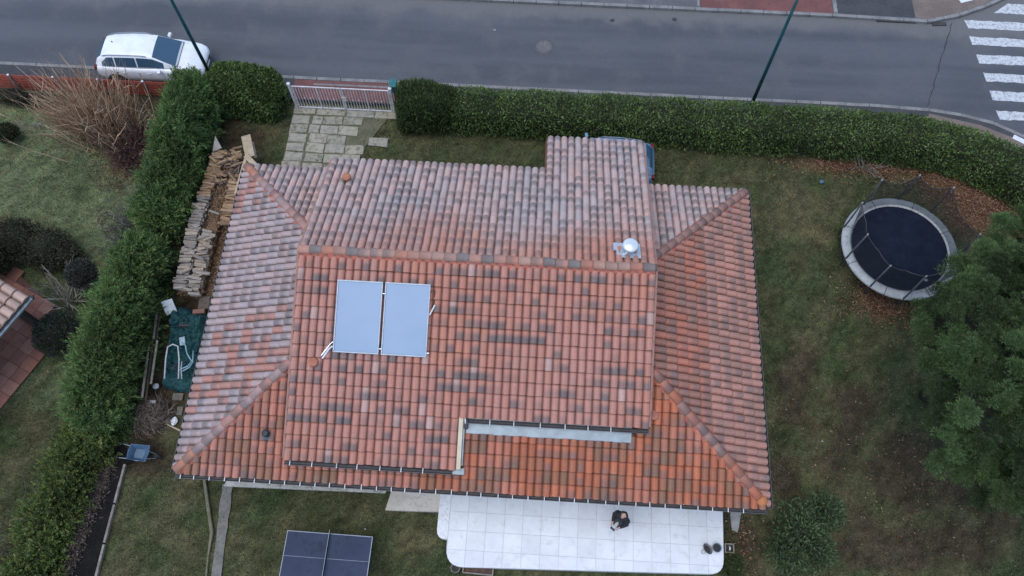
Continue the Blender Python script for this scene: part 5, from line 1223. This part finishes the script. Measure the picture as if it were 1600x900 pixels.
# ================================================================== TABLE TENNIS TABLE
def table():
    r = thing('table_tennis_table', 'dark blue table tennis table with white edge lines on the lower lawn', 'table', (4.53, -2.07, 0), -.012)
    BL = M_('blue_table', (.024, .034, .066), (.034, .047, .085), 1.1, .6, c3=(.018, .026, .05), sc3=2.2, bumps=.02, spec=.25)
    LN = M_('table_line', (.36, .39, .44), (.3, .33, .38), 4, .5, bumps=.02)
    for s in (-1, 1):
        h = MB().box((s * .6875, 0, .75), (1.36, 1.525, .025)).build('half_top', BL, r, bevel=.004)
        MB().box((s * .6875, .752, .7645), (1.36, .02, .004)).build('edge_line', LN, h); MB().box((s * .6875, -.752, .7645), (1.36, .02, .004)).build('edge_line', LN, h)
        MB().box((s * 1.357, 0, .7645), (.02, 1.48, .004)).build('end_line', LN, h); MB().box((s * .68, 0, .7643), (1.32, .008, .003)).build('centre_line', LN, h)
        MB().box((s * .6875, 0, .71), (1.2, 1.35, .05)).build('apron', MAT['dark_metal'], h)
        for a in (.3, 1.15):
            for b in (-1, 1):
                l = MB().tube([(s * a, b * .6, .7), (s * a, b * .6, .06)], .022, 8).build('leg', MAT['dark_metal'], r, smooth=True)
                MB().lathe([(.05, -.015), (.055, 0), (.05, .015)], (s * a, b * .6, .05), 12, Matrix.Rotation(PI / 2, 3, 'X')).build('castor', MAT['rubber'], l)
    nt2 = MB().box((0, 0, .83), (.006, 1.72, .14)).build('net', NET, r)
    MB().bar((0, -.86, .905), (0, .86, .905), .012, .014).build('net_tape', LN, nt2)
    for b in (-1, 1): MB().tube([(0, b * .86, .74), (0, b * .86, .92)], .014, 8).build('net_post', MAT['dark_metal'], r)
table()

# ================================================================== WHEELBARROW
def barrow():
    c = gp(217, 708, .4); r = thing('wheelbarrow', 'blue wheelbarrow standing on the dark soil below the brushwood heap', 'wheelbarrow', (c.x, c.y, 0), -.06); r.scale = (.84, .84, .84)
    BLU = M_('barrow_blue', (.075, .14, .22), (.055, .105, .165), 5, .45, c3=(.12, .19, .27), sc3=10, bumps=.15)
    tp_ = [(-.36, -.31), (.42, -.33), (.46, .0), (.42, .33), (-.36, .31), (-.40, 0)]; bt = [(-.22, -.19), (.16, -.19), (.2, 0), (.16, .19), (-.22, .19), (-.24, 0)]
    o_ = [(x, y, .62) for x, y in tp_]; ob = [(x, y, .34) for x, y in bt]; i_ = [(x * .95, y * .95, .62) for x, y in tp_]; ib = [(x * .95, y * .95, .36) for x, y in bt]
    MB().loft([ob, o_, i_, ib], True, False).add(ob, [(5, 4, 3, 2, 1, 0)]).add(ib, [(0, 1, 2, 3, 4, 5)]).build('tray', BLU, r, bevel=.015, fixn=True)
    for s in (-1, 1):
        h_ = MB().tube([(-.85, s * .29, .56), (-.4, s * .25, .40), (.2, s * .18, .32), (.62, s * .07, .22)], .018, 8).build('handle', MAT['zinc'], r, smooth=True)
        MB().tube([(-.87, s * .292, .567), (-.72, s * .28, .515)], .024, 8).build('grip', MAT['rubber'], h_)
        MB().tube([(-.28, s * .22, .36), (-.33, s * .24, .01), (-.15, s * .22, .01), (-.02, s * .2, .35)], .015, 6).build('leg', MAT['zinc'], r)
    w = MB().lathe([(.1, -.04), (.17, -.045), (.19, 0), (.17, .045), (.1, .04)], (.64, 0, .19), 18, Matrix.Rotation(PI / 2, 3, 'X')).build('wheel', MAT['rubber'], r, smooth=True)
    MB().lathe([(0, -.03), (.1, -.035), (.1, .035), (0, .03)], (.64, 0, .19), 12, Matrix.Rotation(PI / 2, 3, 'X')).build('hub', MAT['zinc'], w)
barrow()

# ================================================================== WOOD STACK beside the house
def log_mesh(split, seed):
    rr = random.Random(seed); n = 6 if not split else 4
    ang = sorted(rr.uniform(-.25, .25) + 2 * PI * k / n for k in range(n)); rad = [rr.uniform(.75, 1.1) for _ in range(n)]
    ring = lambda x, s: [(x, s * rad[k] * math.cos(ang[k]) * .055, s * rad[k] * math.sin(ang[k]) * .05) for k in range(n)]
    return MB().loft([ring(-.5, rr.uniform(.9, 1.1)), ring(rr.uniform(-.1, .1), 1.05), ring(.5, rr.uniform(.85, 1.05))]).mesh('log')
LOGM = {'grey': [M_('log_grey%d' % i, c1, c2, 7, .9, c3=c3, sc3=28, bumps=.5) for i, (c1, c2, c3) in enumerate([((.36, .315, .265), (.28, .24, .2), (.14, .11, .085)), ((.29, .26, .235), (.22, .195, .17), (.11, .09, .075)), ((.42, .345, .265), (.33, .265, .2), (.17, .125, .09))])],
        'tan': [M_('log_tan%d' % i, c1, c2, 7, .85, c3=c3, sc3=28, bumps=.5) for i, (c1, c2, c3) in enumerate([((.36, .235, .13), (.28, .175, .095), (.14, .085, .05)), ((.42, .30, .19), (.33, .225, .14), (.18, .11, .07)), ((.27, .17, .1), (.2, .12, .07), (.1, .06, .04))])],
        'dark': [M_('log_dark%d' % i, c1, c2, 7, .9, c3=c3, sc3=28, bumps=.5) for i, (c1, c2, c3) in enumerate([((.15, .105, .085), (.11, .075, .06), (.2, .15, .12)), ((.22, .155, .12), (.16, .11, .085), (.09, .06, .05))])]}
LOGS = {}
for kind, ms_ in LOGM.items():
    LOGS[kind] = []
    for i, m_ in enumerate(ms_):
        for q in range(3): me = log_mesh(q > 0, i * 7 + q + len(kind)); me.materials.append(m_); LOGS[kind].append(me)
def put_log(kind, x, y, z, ln, th, rz, tilt, label, group):
    o = link('split_log', random.choice(LOGS[kind])); o.location = (x, y, z); o.rotation_euler = (random.uniform(0, 6), tilt, rz); o.scale = (ln, th, th); tag(o, label, 'log', group); return o
def row(kind, x, y0, y1, top, ln, label, group, layers=2, bend=0.0, zs=0.0):
    y = y0
    while y < y1:
        th = random.uniform(.8, 1.55); t = (y - y0) / (y1 - y0)
        for l in range(layers):
            put_log(kind, x + bend * math.sin(t * PI) + random.uniform(-.05, .05) + zs * t, y, top(t) - l * .1 + random.uniform(-.045, .045), ln * random.uniform(.88, 1.1), th, random.uniform(-.2, .2), random.uniform(-.1, .1), label, group)
        y += .085 * th + .012
heap = MB()
def core(x0, x1, y0, y1, z): 
    n = 12; rings = []
    for i in range(n + 1):
        y = y0 + (y1 - y0) * i / n; zz = z + random.uniform(-.06, .04); rings.append([(x0, y, 0), (x0 + random.uniform(0, .05), y, zz), ((x0 + x1) / 2, y, zz + .03), (x1 - random.uniform(0, .05), y, zz), (x1, y, 0)])
    heap.loft(rings)
core(-2.32, -1.86, 6.75, 12.7, .80); core(-1.78, -1.36, 6.65, 9.7, .78); core(-1.36, -.55, 6.5, 12.4, .45); core(-1.86, -1.3, 9.4, 12.4, .72); core(-1.3, -.72, 9.9, 12.6, .72)
tag(heap.build('wood_heap', M_('bark_chips', (.2, .12, .065), (.13, .075, .045), 5, .95, c3=(.3, .2, .12), sc3=26, bumps=1.0, bd=.04), fixn=True), 'brown mass of bark and buried logs under the stacked firewood', 'firewood', kind='stuff')
n = 9000; P = np.stack([rng.uniform(-2.2, -.6, n), rng.uniform(6.6, 12.4, n), rng.uniform(0, .05, n)], 1)
P[:, 2] += np.where(P[:, 0] > -1.33, np.where(P[:, 1] > 10, .73, .47), .74)
tag(link('bark_litter', np_mesh('bark_litter', *leaf_arrays(P, rng.normal(size=(n, 3)) * np.array([1, 1, .3]), rng.uniform(.05, .16, n), .03, palette(n, [(.3, .19, .1), (.2, .12, .065), (.13, .075, .05), (.38, .27, .17)]), .1, .2)), None, TWIG), 'brown bark scraps scattered between the firewood rows', 'bark', kind='stuff')
G1 = 'grey logs of the outer firewood row'; row('grey', -2.09, 6.75, 10.6, lambda t: .98 - .02 * math.sin(7 * t), .46, 'grey weathered split log in the outer row of the firewood stack', G1, 2, -.04)
row('tan', -2.05, 10.6, 12.75, lambda t: .98 - .1 * t, .46, 'brown split log in the far end of the outer firewood row', 'brown logs of the outer firewood row', 2, 0, .12)
row('grey', -1.57, 6.6, 9.2, lambda t: .93, .42, 'pale grey split log in the second row of the firewood stack', 'grey logs of the second firewood row', 2, .02, -.08)
row('tan', -1.02, 9.5, 11.7, lambda t: .92, .50, 'fresh tan split log in the row nearest the roof edge', 'tan logs of the inner firewood row', 2)
for i in range(70):
    put_log('dark', rng.uniform(-1.75, -1.0), rng.uniform(11.2, 12.75), .80 + rng.uniform(0, .16), rng.uniform(.18, .42), rng.uniform(.35, .8), rng.uniform(0, 6.2), rng.uniform(-.3, .3), 'small dark stick in the loose pile at the far end of the firewood', 'loose sticks on the firewood')
for i in range(34):
    put_log('tan', rng.uniform(-2.05, -1.1), rng.uniform(11.3, 12.9), .86 + rng.uniform(-.05, .22), rng.uniform(.3, .48), rng.uniform(.8, 1.5), rng.uniform(-.9, .9), rng.uniform(-.25, .25), 'tumbled brown split log lying askew at the far end of the firewood', 'tumbled logs on the firewood')
for i in range(22):
    put_log('grey', rng.uniform(-2.2, -1.35), rng.uniform(6.6, 10.2), 1.0 + rng.uniform(.0, .08), rng.uniform(.35, .5), rng.uniform(.8, 1.5), rng.uniform(-.6, .6), rng.uniform(-.12, .12), 'grey split log lying crooked on top of the firewood rows', 'crooked logs on the firewood')
# odd boards round the stack
def board(name, label, a, b, w, t, mat, cat='board', upv=(0, 0, 1)):
    a, b = Vector(a), Vector(b); c = (a + b) / 2; o = MB().bar(a - c, b - c, w, t, upv).build(name, mat, None, bevel=.006); o.location = c; return tag(o, label, cat)
board('plank', 'wide pale grey plank leaning at the far end of the wood stack', gp(384, 212, .9), gp(391, 245, 1.2), .36, .04, MAT['wood_pale'])
board('plank', 'narrow pale plank beside the wide one at the far end of the wood stack', gp(394, 222, .85), gp(399, 246, 1.1), .12, .03, MAT['wood_old'])
board('plank', 'long pale batten lying along the roof edge over the firewood', gp(368, 303, 1.1), gp(386, 240, 1.25), .11, .05, MAT['wood_pale'])
board('plank', 'short cream batten crossing beside the roof corner', gp(384, 243, 1.25), gp(402, 262, 1.3), .2, .04, MAT['wood_pale'])
board('plank', 'dark thin batten sticking out at the near end of the firewood', gp(271, 434, .95), gp(318, 440, 1.0), .05, .03, MAT['wood_old'])
tri = MB(); a, b, c = gp(332, 236, .9), gp(336, 212, 1.25), gp(346, 230, .95); d = Vector((.02, -.03, 0)); tri.add([a, b, c, a + d, b + d, c + d], [(0, 1, 2), (5, 4, 3), (0, 3, 4, 1), (1, 4, 5, 2), (2, 5, 3, 0)])
tag(tri.build('board_offcut', M_('offcut', (.46, .42, .36), rough=.8), None, fixn=True), 'triangular pale board offcut standing by the conifer hedge', 'board')
c = gp(338, 200); bar_ = thing('water_barrel', 'slim pale teal plastic barrel between conifer and laurel hedges', 'barrel', (c.x, c.y, 0))
TB = M_('teal_plastic', (.10, .21, .23), (.08, .17, .19), 4, .4, bumps=.05)
MB().lathe([(.15, 0), (.18, .1), (.185, .6), (.165, .78)], n=20).build('drum', TB, bar_, smooth=True); MB().lathe([(.175, .78), (.18, .82), (.05, .84), (0, .84)], n=20).build('lid', TB, bar_, smooth=True)

# ================================================================== TARPAULIN CORNER
c0 = gp(288, 540, .5); nx_, ny_ = 70, 90
PX = [gp(264, 468, .7), gp(330, 482, .7), gp(306, 606, .5), gp(249, 600, .5)]
U, V_ = np.meshgrid(np.linspace(0, 1, nx_), np.linspace(0, 1, ny_))
A = [np.array(q) for q in PX]
TP = (A[0] * (1 - U)[..., None] + A[1] * U[..., None]) * (1 - V_)[..., None] + (A[3] * (1 - U)[..., None] + A[2] * U[..., None]) * V_[..., None]
TP = TP.reshape(-1, 3); fold = np.abs(vnoise(TP, 2.2, 5)) * .26 + np.abs(vnoise(TP, 5.1, 8)) * .2 + np.abs(vnoise(TP, 10, 2)) * .12 + np.abs(vnoise(TP, 17, 6)) * .07 + rng.uniform(0, .02, len(TP))
edge = np.minimum(np.minimum(U, 1 - U), np.minimum(V_, 1 - V_)).ravel(); TP[:, 2] = np.clip(edge * 7, 0, 1) ** .6 * (.42 + fold + .12 * np.sin(V_.ravel() * 7)) + .03
TP[:, :2] += np.stack([vnoise(TP, 3, 1) * .08, vnoise(TP, 3, 4) * .08], 1)
J = np.arange(nx_ * ny_).reshape(ny_, nx_); FT = np.stack([J[:-1, :-1].ravel(), J[1:, :-1].ravel(), J[1:, 1:].ravel(), J[:-1, 1:].ravel()], 1)
tag(link('tarpaulin', np_mesh('tarpaulin', TP, FT, None, False), None, M_('green_tarp', (.014, .082, .084), (.010, .055, .06), 3, .38, c3=(.03, .13, .135), sc3=7, bumps=1.0, bd=.12, spec=.5)), 'crumpled dark green tarpaulin beside the left roof edge', 'tarpaulin')
CHW = M_('old_white', (.5, .51, .52), (.38, .39, .4), 9, .5, bumps=.1)
ch = thing('garden_chair', 'white tubular chair frame lying on the green tarpaulin', 'chair', gp(268, 570, .55))
o_ = ch.location
MB().tube([gp(257, 592, .88) - o_, gp(259, 560, .92) - o_, gp(262, 542, .95) - o_, gp(270, 538, .95) - o_, gp(278, 541, .95) - o_, gp(280, 560, .92) - o_, gp(279, 592, .88) - o_], .027, 8).build('frame', CHW, ch, smooth=True)
MB().tube([gp(284, 592, .7) - o_, gp(283, 575, .76) - o_, gp(284, 565, .78) - o_], .02, 8).build('brace', MAT['white_paint'], ch, smooth=True)
MB().tube([gp(264, 572, .74) - o_, gp(270, 576, .76) - o_, gp(276, 568, .74) - o_], .025, 8).build('crossbar', MAT['dark_metal'], ch, smooth=True)
fr = thing('folding_frame', 'pale blue folding chair frame beside the white chair frame on the tarpaulin', 'chair', gp(294, 565, .6)); o_ = fr.location
for pts in ([(284, 535), (290, 540), (292, 552), (298, 562), (302, 566)], [(302, 548), (301, 566), (296, 574), (285, 580)], [(284, 576), (294, 572), (300, 563)]):
    MB().tube([gp(x, y, .9) - o_ for x, y in pts], .024, 8).build('tube', M_('pale_blue_paint', (.26, .40, .47), rough=.4), fr, smooth=True)
a = gp(285, 533, .76) - o_; MB().box((a.x, a.y, a.z), (.2, .32, .05), .3).build('seat_sling', M_('sling', (.36, .45, .5), (.28, .36, .42), 6, .6), fr, bevel=.02)
board('insulation_panel', 'white rectangular panel leaning near the green tarpaulin', gp(260, 469, .9), gp(269, 490, .55), .40, .05, MAT['white_paint'], 'panel', (0, -.2, 1))
for (px, py, rz, lab) in [(311, 487, .15, 'reddish brick lying on the upper edge of the tarpaulin'), (290, 507, .1, 'dark brick lying in the middle of the tarpaulin')]:
    q = gp(px, py, .72); tag(MB().box((0, 0, 0), (.42, .16, .12), rz).build('brick', M_('brick%d' % px, (.24, .12, .09) if px > 300 else (.09, .065, .06), rough=.9, bumps=.5), None, bevel=.01), lab, 'brick').location = q
q = gp(321, 475, .5); tag(MB().box((0, 0, 0), (.4, .5, .3), .1).build('concrete_block', M_('dirty_block', (.13, .1, .08), (.09, .07, .055), 6, .95, bumps=.6), None, bevel=.02), 'dirty concrete block at the top right of the tarpaulin', 'block').location = q
wf = thing('wooden_fence', 'dark weathered slat fence between the conifer hedge and the tarpaulin', 'fence', (*gp2(232, 560), 0)); o_ = wf.location
for k, (a, b) in enumerate([((246, 482), (240, 530)), ((251, 484), (244, 536)), ((233, 540), (222, 622)), ((239, 538), (228, 625)), ((246, 532), (236, 600))]):
    MB().bar(gp(*a, .75 - .1 * (k % 2)) - o_, gp(*b, .75 - .1 * (k % 2)) - o_, .07, .04).build('rail', MAT['wood_dark'] if k % 2 else MAT['wood_old'], wf)
for px, py in ((249, 484), (241, 535), (229, 618)):
    q = gp(px, py) - o_; MB().box((q.x - .0, q.y, .4), (.08, .08, .85)).build('post', MAT['wood_dark'], wf)
# brushwood heap
c = gp(240, 650); bh = thing('brushwood_heap', 'round heap of brown brushwood above the blue wheelbarrow', 'brushwood', (c.x, c.y, 0)); n = 900
a = rng.uniform(0, 2 * PI, n); rr = np.sqrt(rng.uniform(0, 1, n)); B = np.stack([rr * .72 * np.cos(a), rr * .6 * np.sin(a), .42 * (1 - rr ** 2) + rng.normal(0, .03, n)], 1)
a2 = a + PI / 2 + rng.normal(0, .7, n); L_ = rng.uniform(.15, .5, n); T = B + np.stack([np.cos(a2) * L_, np.sin(a2) * L_, rng.normal(0, .07, n)], 1)
tag(link('twigs', np_mesh('brush_twigs', *stems_arrays(B, T, .011, .005, palette(n, [(.15, .11, .09), (.2, .155, .125), (.1, .07, .055), (.25, .2, .16)]), .2)), bh, TWIG), kind='stuff')
MB().ellipsoid((0, 0, .05), (.7, .58, .34), 16, 8, .08).build('mulch_core', MAT['soil'], bh)
board('stick', 'pale stick lying on the soil below the brushwood heap', gp(259, 662, .1), gp(292, 678, .1), .05, .04, MAT['wood_pale'], 'stick')
q = gp(272, 658, .08); cr = MB(); cr.ellipsoid((0, 0, 0), (.11, .16, .06), 10, 6, .25); tag(cr.build('plastic_scrap', MAT['white_paint']), 'crumpled white plastic scrap beside the brushwood heap', 'scrap').location = q
for (px, py, w, d, lab) in [(278, 620, .36, .26, 'pale paving slab lying on the soil right of the white bucket'), (281, 642, .2, .3, 'narrow paving slab lying beside the brushwood heap')]:
    q = gp(px, py, .03); tag(MB().box((0, 0, 0), (w, d, .06), .05).build('paving_slab', M_('mossy_slab%d' % px, (.19, .17, .14), (.13, .12, .095), 5, .95, c3=(.08, .075, .05), sc3=16, bumps=.5), None, bevel=.01), lab, 'slab').location = q
q = gp(239, 628, .4); tag(MB().box((0, 0, 0), (.22, .12, .1), .1).build('stone', MAT['concrete'], None, bevel=.03), 'pale stone at the top of the brushwood heap', 'stone').location = q
q = gp(247, 606); bk = thing('bucket', 'small white bucket standing at the lower edge of the tarpaulin', 'bucket', (q.x, q.y, 0))
MB().lathe([(.08, 0), (.1, .2), (.108, .2), (.095, .19), (.07, .04), (0, .04)], n=18).build('pail', MAT['white_paint'], bk, smooth=True); MB().tube([(.1 * math.cos(t) + .02, .13 * math.sin(t) - .02, .2) for t in np.linspace(0, PI, 9)], .006, 5).build('handle', MAT['dark_metal'], bk)

# ================================================================== NEIGHBOUR'S HOUSE AND TERRACE (left edge)
nh = thing('neighbour_house', 'neighbour\'s house corner with pale clay tiles at the left edge', 'house', (-8.2, 4.0, 0))
oN = np.array([-8.2, 4.0, 0.]); cor = np.array(gp(45, 463, 2.6)); e1 = np.array(gp(0, 435, 2.6)) - cor; e2 = np.array(gp(0, 515, 2.6)) - cor
e2 = e2 / np.linalg.norm(e2); e1 = e1 - e2 * np.dot(e1, e2); e1 = e1 / np.linalg.norm(e1)
vs_ = e1 * .955 + np.array([0, 0, .297]); vs_ /= np.linalg.norm(vs_); nn = np.cross(e2, vs_); 
if nn[2] < 0: uu = -e2; nn = -nn
else: uu = e2
CPn, RPn = .31, .44
rf = MB(); q = [cor - oN, cor + e2 * 9 - oN, cor + e2 * 9 + vs_ * 5 - oN, cor + vs_ * 5 - oN]; q = [a - nn * .05 for a in q]; lowq = [a - np.array([0, 0, .12]) for a in q]
rf.add(q + lowq, [(0, 1, 2, 3), (7, 6, 5, 4), (0, 4, 5, 1), (1, 5, 6, 2), (2, 6, 7, 3), (3, 7, 4, 0)]); nroof = rf.build('roof', DECK, nh, fixn=True)
o0 = cor if uu is e2 else cor + e2 * 9
NV, NF, NK = [], [], []
for i in range(29):
    for j in range(11):
        b_ = cor + e2 * ((i + .5) * CPn) + vs_ * (j * RPn) - oN + nn * random.uniform(0, .01)
        pp = b_ + oN
        c_ = np.array([.50, .34, .27]) * random.uniform(.85, 1.1)
        if pp[0] < -9.0 or pp[1] < 2.4:
            W_ = b_ + np.outer(TV[:, 0] * 1.25, uu) + np.outer(TV[:, 1] * 1.14, vs_) + np.outer(TV[:, 2] * 1.25, nn); k0 = len(NV); NV += [tuple(q_) for q_ in W_]; NF += [tuple(i_ + k0 for i_ in f_) for f_ in TF]; NK += [(*c_, .1)] * len(TV); continue
        o = link('tile', tile_me, nroof); X, Y, Z = uu * 1.25, vs_ * 1.14, nn * 1.25
        o.matrix_local = Matrix(((X[0], Y[0], Z[0], b_[0]), (X[1], Y[1], Z[1], b_[1]), (X[2], Y[2], Z[2], b_[2]), (0, 0, 0, 1))); o.color = (*c_, random.choice([0, 0, .2, .35]))
me = bpy.data.meshes.new('tile_courses'); me.from_pydata(NV, [], NF); me.update(); me.attributes.new('col', 'FLOAT_COLOR', 'POINT').data.foreach_set('color', np.array(NK, np.float32).ravel())
for nm_, ar_ in (('tl', TTL), ('pn', TPN)): me.attributes.new(nm_, 'FLOAT', 'POINT').data.foreach_set('value', np.tile(ar_, len(NV) // len(TV)).astype(np.float32))
tag(link('tile_courses', me, nroof, CLAY_J), kind='stuff')
a, b = cor - e1 * .06 - oN, cor - e1 * .06 + e2 * 9 - oN; a[2] = b[2] = 2.5
MB().bar(a, b, .12, .1).build('gutter', MAT['zinc'], nh, bevel=.02)
wl_ = [cor + e1 * 3.2 + e2 * .35, cor + e1 * 3.2 + e2 * 8.6, cor + e1 * 5 + e2 * 8.6, cor + e1 * 5 + e2 * .35]; MB().prism([(w_[0] - oN[0], w_[1] - oN[1]) for w_ in wl_], 0, 2.5).build('wall', MAT['render_wall'], nh)
for t_ in (.5, 4.0): q = cor + e1 * .3 + e2 * t_ - oN; MB().box((q[0], q[1], 1.22), (.14, .14, 2.4)).build('porch_post', MAT['wood_dark'], nh)
nt_t = thing('neighbour_terrace', 'terracotta tiled terrace beside the neighbour\'s house', 'terrace', (-7.6, 4.6, 0))
oT = Vector((-7.6, 4.6, 0)); A1, A2 = Vector((*e1[:2], 0)).normalized(), Vector((*e2[:2], 0)).normalized()
pa, pb, pc, pd = gp(38, 398), gp(92, 480), gp(60, 560), gp(-8, 655)
tp2 = [gp2(30, 428), gp2(88, 487), gp2(70, 545), gp2(-10, 655), (-13, 2.5), (-13, 8)]
TC = [M_('terracotta_tile%d' % i, c1, c2, 4, .75, c3=c3, sc3=14, bumps=.3) for i, (c1, c2, c3) in enumerate([((.42, .185, .12), (.36, .15, .1), (.28, .12, .085)), ((.46, .225, .155), (.4, .19, .13), (.3, .15, .105)), ((.37, .16, .11), (.31, .135, .095), (.24, .11, .08))])]
tms = []
for m_ in TC: me = MB().box((0, 0, 0), (.475, .475, .05)).mesh('tile'); me.materials.append(m_); tms.append(me)
org = gp(60, 512); angT = math.atan2(A1.y, A1.x)
for i in range(-8, 14):
    for j in range(-8, 14):
        c = org + A1 * (i + .5) * .49 + A2 * (j + .5) * .49; c.z = 0
        if c.x < -11.5 or not in_poly(np.array([c.x]), np.array([c.y]), tp2)[0]: continue
        o = link('tile', random.choice(tms), nt_t); o.location = (c.x - oT.x, c.y - oT.y, .06 + random.uniform(-.003, .003)); o.rotation_euler = (0, 0, angT)
MB().prism([(x - oT.x, y - oT.y) for x, y in tp2], -.05, .05).build('bedding', M_('grout', (.16, .08, .06), rough=.95), nt_t)
a, b = gp(28, 488, .15), gp(75, 519, .15); tag(MB().bar(a, b, .2, .22).build('timber_beam', MAT['wood_dark'], None, bevel=.02), 'dark brown timber beam lying across the terracotta terrace', 'beam')
q = gp(50, 465, 2.45); lp = thing('wall_lamp', 'small dark lamp at the corner of the neighbour\'s roof', 'lamp', q); MB().box((0, 0, 0), (.12, .16, .1), .5).build('housing', MAT['dark_metal'], lp, bevel=.02); MB().tube([(0, 0, 0), (-.15, .05, .03)], .015, 6).build('arm', MAT['dark_metal'], lp)

# ================================================================== SMALL THINGS
q = gp(170, 348); rg = thing('wire_ring', 'round wire plant ring standing on the left lawn', 'plant ring', (q.x, q.y, 0))
for z in (.05, .3): MB().tube([(.32 * math.cos(2 * PI * k / 28), .36 * math.sin(2 * PI * k / 28), z) for k in range(29)], .014, 5, False).build('hoop', MAT['wood_old'], rg)
for k in range(10): MB().tube([(.32 * math.cos(.63 * k), .36 * math.sin(.63 * k), 0), (.32 * math.cos(.63 * k), .36 * math.sin(.63 * k), .32)], .006, 4).build('stake', MAT['wood_old'], rg)
q = gp(1105, 858, TZ); pt = thing('oval_dish', 'dark oval dish on the terrace between the jar and the plant pot', 'dish', q, .6)
MB().lathe([(.08, 0), (.15, .07), (.16, .09), (.145, .09), (.07, .03), (0, .03)], n=22, M=Matrix.Diagonal((.72, 1.15, 1))).build('bowl', M_('dark_glaze', (.05, .065, .08), (.07, .085, .1), 8, .35, bumps=.1), pt, smooth=True)
MB().lathe([(0, .05), (.11, .055), (.12, .04)], n=20, M=Matrix.Diagonal((.72, 1.15, 1))).build('soil', MAT['soil'], pt)
q = gp(1118, 857, TZ); pp_ = thing('plant_pot', 'dark round plant pot near the right corner of the terrace', 'plant pot', q)
MB().lathe([(.10, 0), (.13, .2), (.145, .2), (.145, .235), (.125, .235), (.10, .06), (0, .06)], n=22).build('pot', M_('grey_blue_pot', (.13, .17, .2), (.1, .13, .16), 6, .4, bumps=.05), pp_, smooth=True); MB().lathe([(0, .2), (.121, .195), (.12, .17)], n=20).build('soil', MAT['rubber'], pp_)
q = gp(1098, 863, TZ); jr = thing('glass_jar', 'small clear jar on the terrace left of the dark dish', 'jar', q)
GJ = M_('jar_glass', (.45, .5, .52), rough=.1, bumps=0); MB().lathe([(.055, 0), (.062, .1), (.05, .12), (.056, .13), (.045, .13), (.045, .02), (0, .02)], n=16).build('glass', GJ, jr, smooth=True)
MB().lathe([(0, .04), (.044, .04), (.044, .03)], n=14).build('contents', MAT['white_paint'], jr)
q = gp(1139, 857, .15); bx_ = thing('utility_box', 'small pale open box on the soil right of the terrace', 'box', (q.x, q.y, 0))
for (dx, dy, sx2, sy2) in ((0, .13, .3, .03), (0, -.13, .3, .03), (-.135, 0, .03, .23), (.135, 0, .03, .23)): MB().box((dx, dy, .12), (sx2, sy2, .24)).build('side', MAT['wood_old'], bx_)
MB().box((0, 0, .02), (.25, .24, .03)).build('floor', MAT['dark_metal'], bx_); MB().tube([(.02, -.08, .1), (.03, .0, .18), (.03, .09, .1)], .03, 8).build('valve', MAT['white_paint'], bx_, smooth=True)
pd_ = MB().prism([gp2(1140, 800), gp2(1158, 800), gp2(1152, 832), gp2(1143, 828)], -.04, .06).build('concrete_pad', MAT['concrete']); tag(pd_, 'small concrete pad under the roof corner right of the terrace', 'pad', kind='structure')
q = gp(747, 890, .15); pf = thing('planter_frame', 'pale rectangular planter frame with dry soil below the terrace', 'planter', (q.x, q.y, 0), -.03)
for (dx, dy, sx2, sy2) in ((0, .13, .98, .035), (0, -.13, .98, .035), (-.475, 0, .035, .225), (.475, 0, .035, .225)): MB().box((dx, dy, .1), (sx2, sy2, .2)).build('side', MAT['wood_old'], pf)
MB().box((0, 0, .06), (.9, .21, .1)).build('soil', M_('red_soil', (.12, .07, .05), (.08, .05, .04), 8, .95, bumps=.8), pf)
q = gp(712, 888); rp = thing('stone_pot', 'grey stone pot with a raised rim below the left corner of the terrace', 'plant pot', (q.x, q.y, 0))
MB().lathe([(.10, 0), (.15, .12), (.17, .14), (.17, .17), (.13, .17), (.10, .08), (0, .08)], n=8).build('pot', M_('stone_grey', (.15, .145, .13), (.1, .1, .09), 6, .9, bumps=.4), rp); MB().lathe([(0, .12), (.115, .12), (.11, .1)], n=8).build('soil', MAT['soil'], rp)
q = gp(1283, 285); tag(MB().ellipsoid((q.x, q.y, .06), (.1, .08, .06), 9, 6, .25).build('blue_scrap', M_('blue_plastic', (.10, .17, .25), rough=.5)), 'small blue plastic scrap on the lawn left of the trampoline leaves', 'scrap')
for (px, py, lab) in [(448, 640 + 210, 'pale pebble on the lawn left of the table tennis table'), (571, 827, 'white pebble on the lawn above the table tennis table'), (1284, 690, 'pale fallen leaf on the dark lawn right of the house')]:
    q = gp(px, py); tag(MB().ellipsoid((q.x, q.y, .05), (.035, .03, .02), 8, 5, .2).build('pebble', MAT['concrete']), lab, 'pebble')
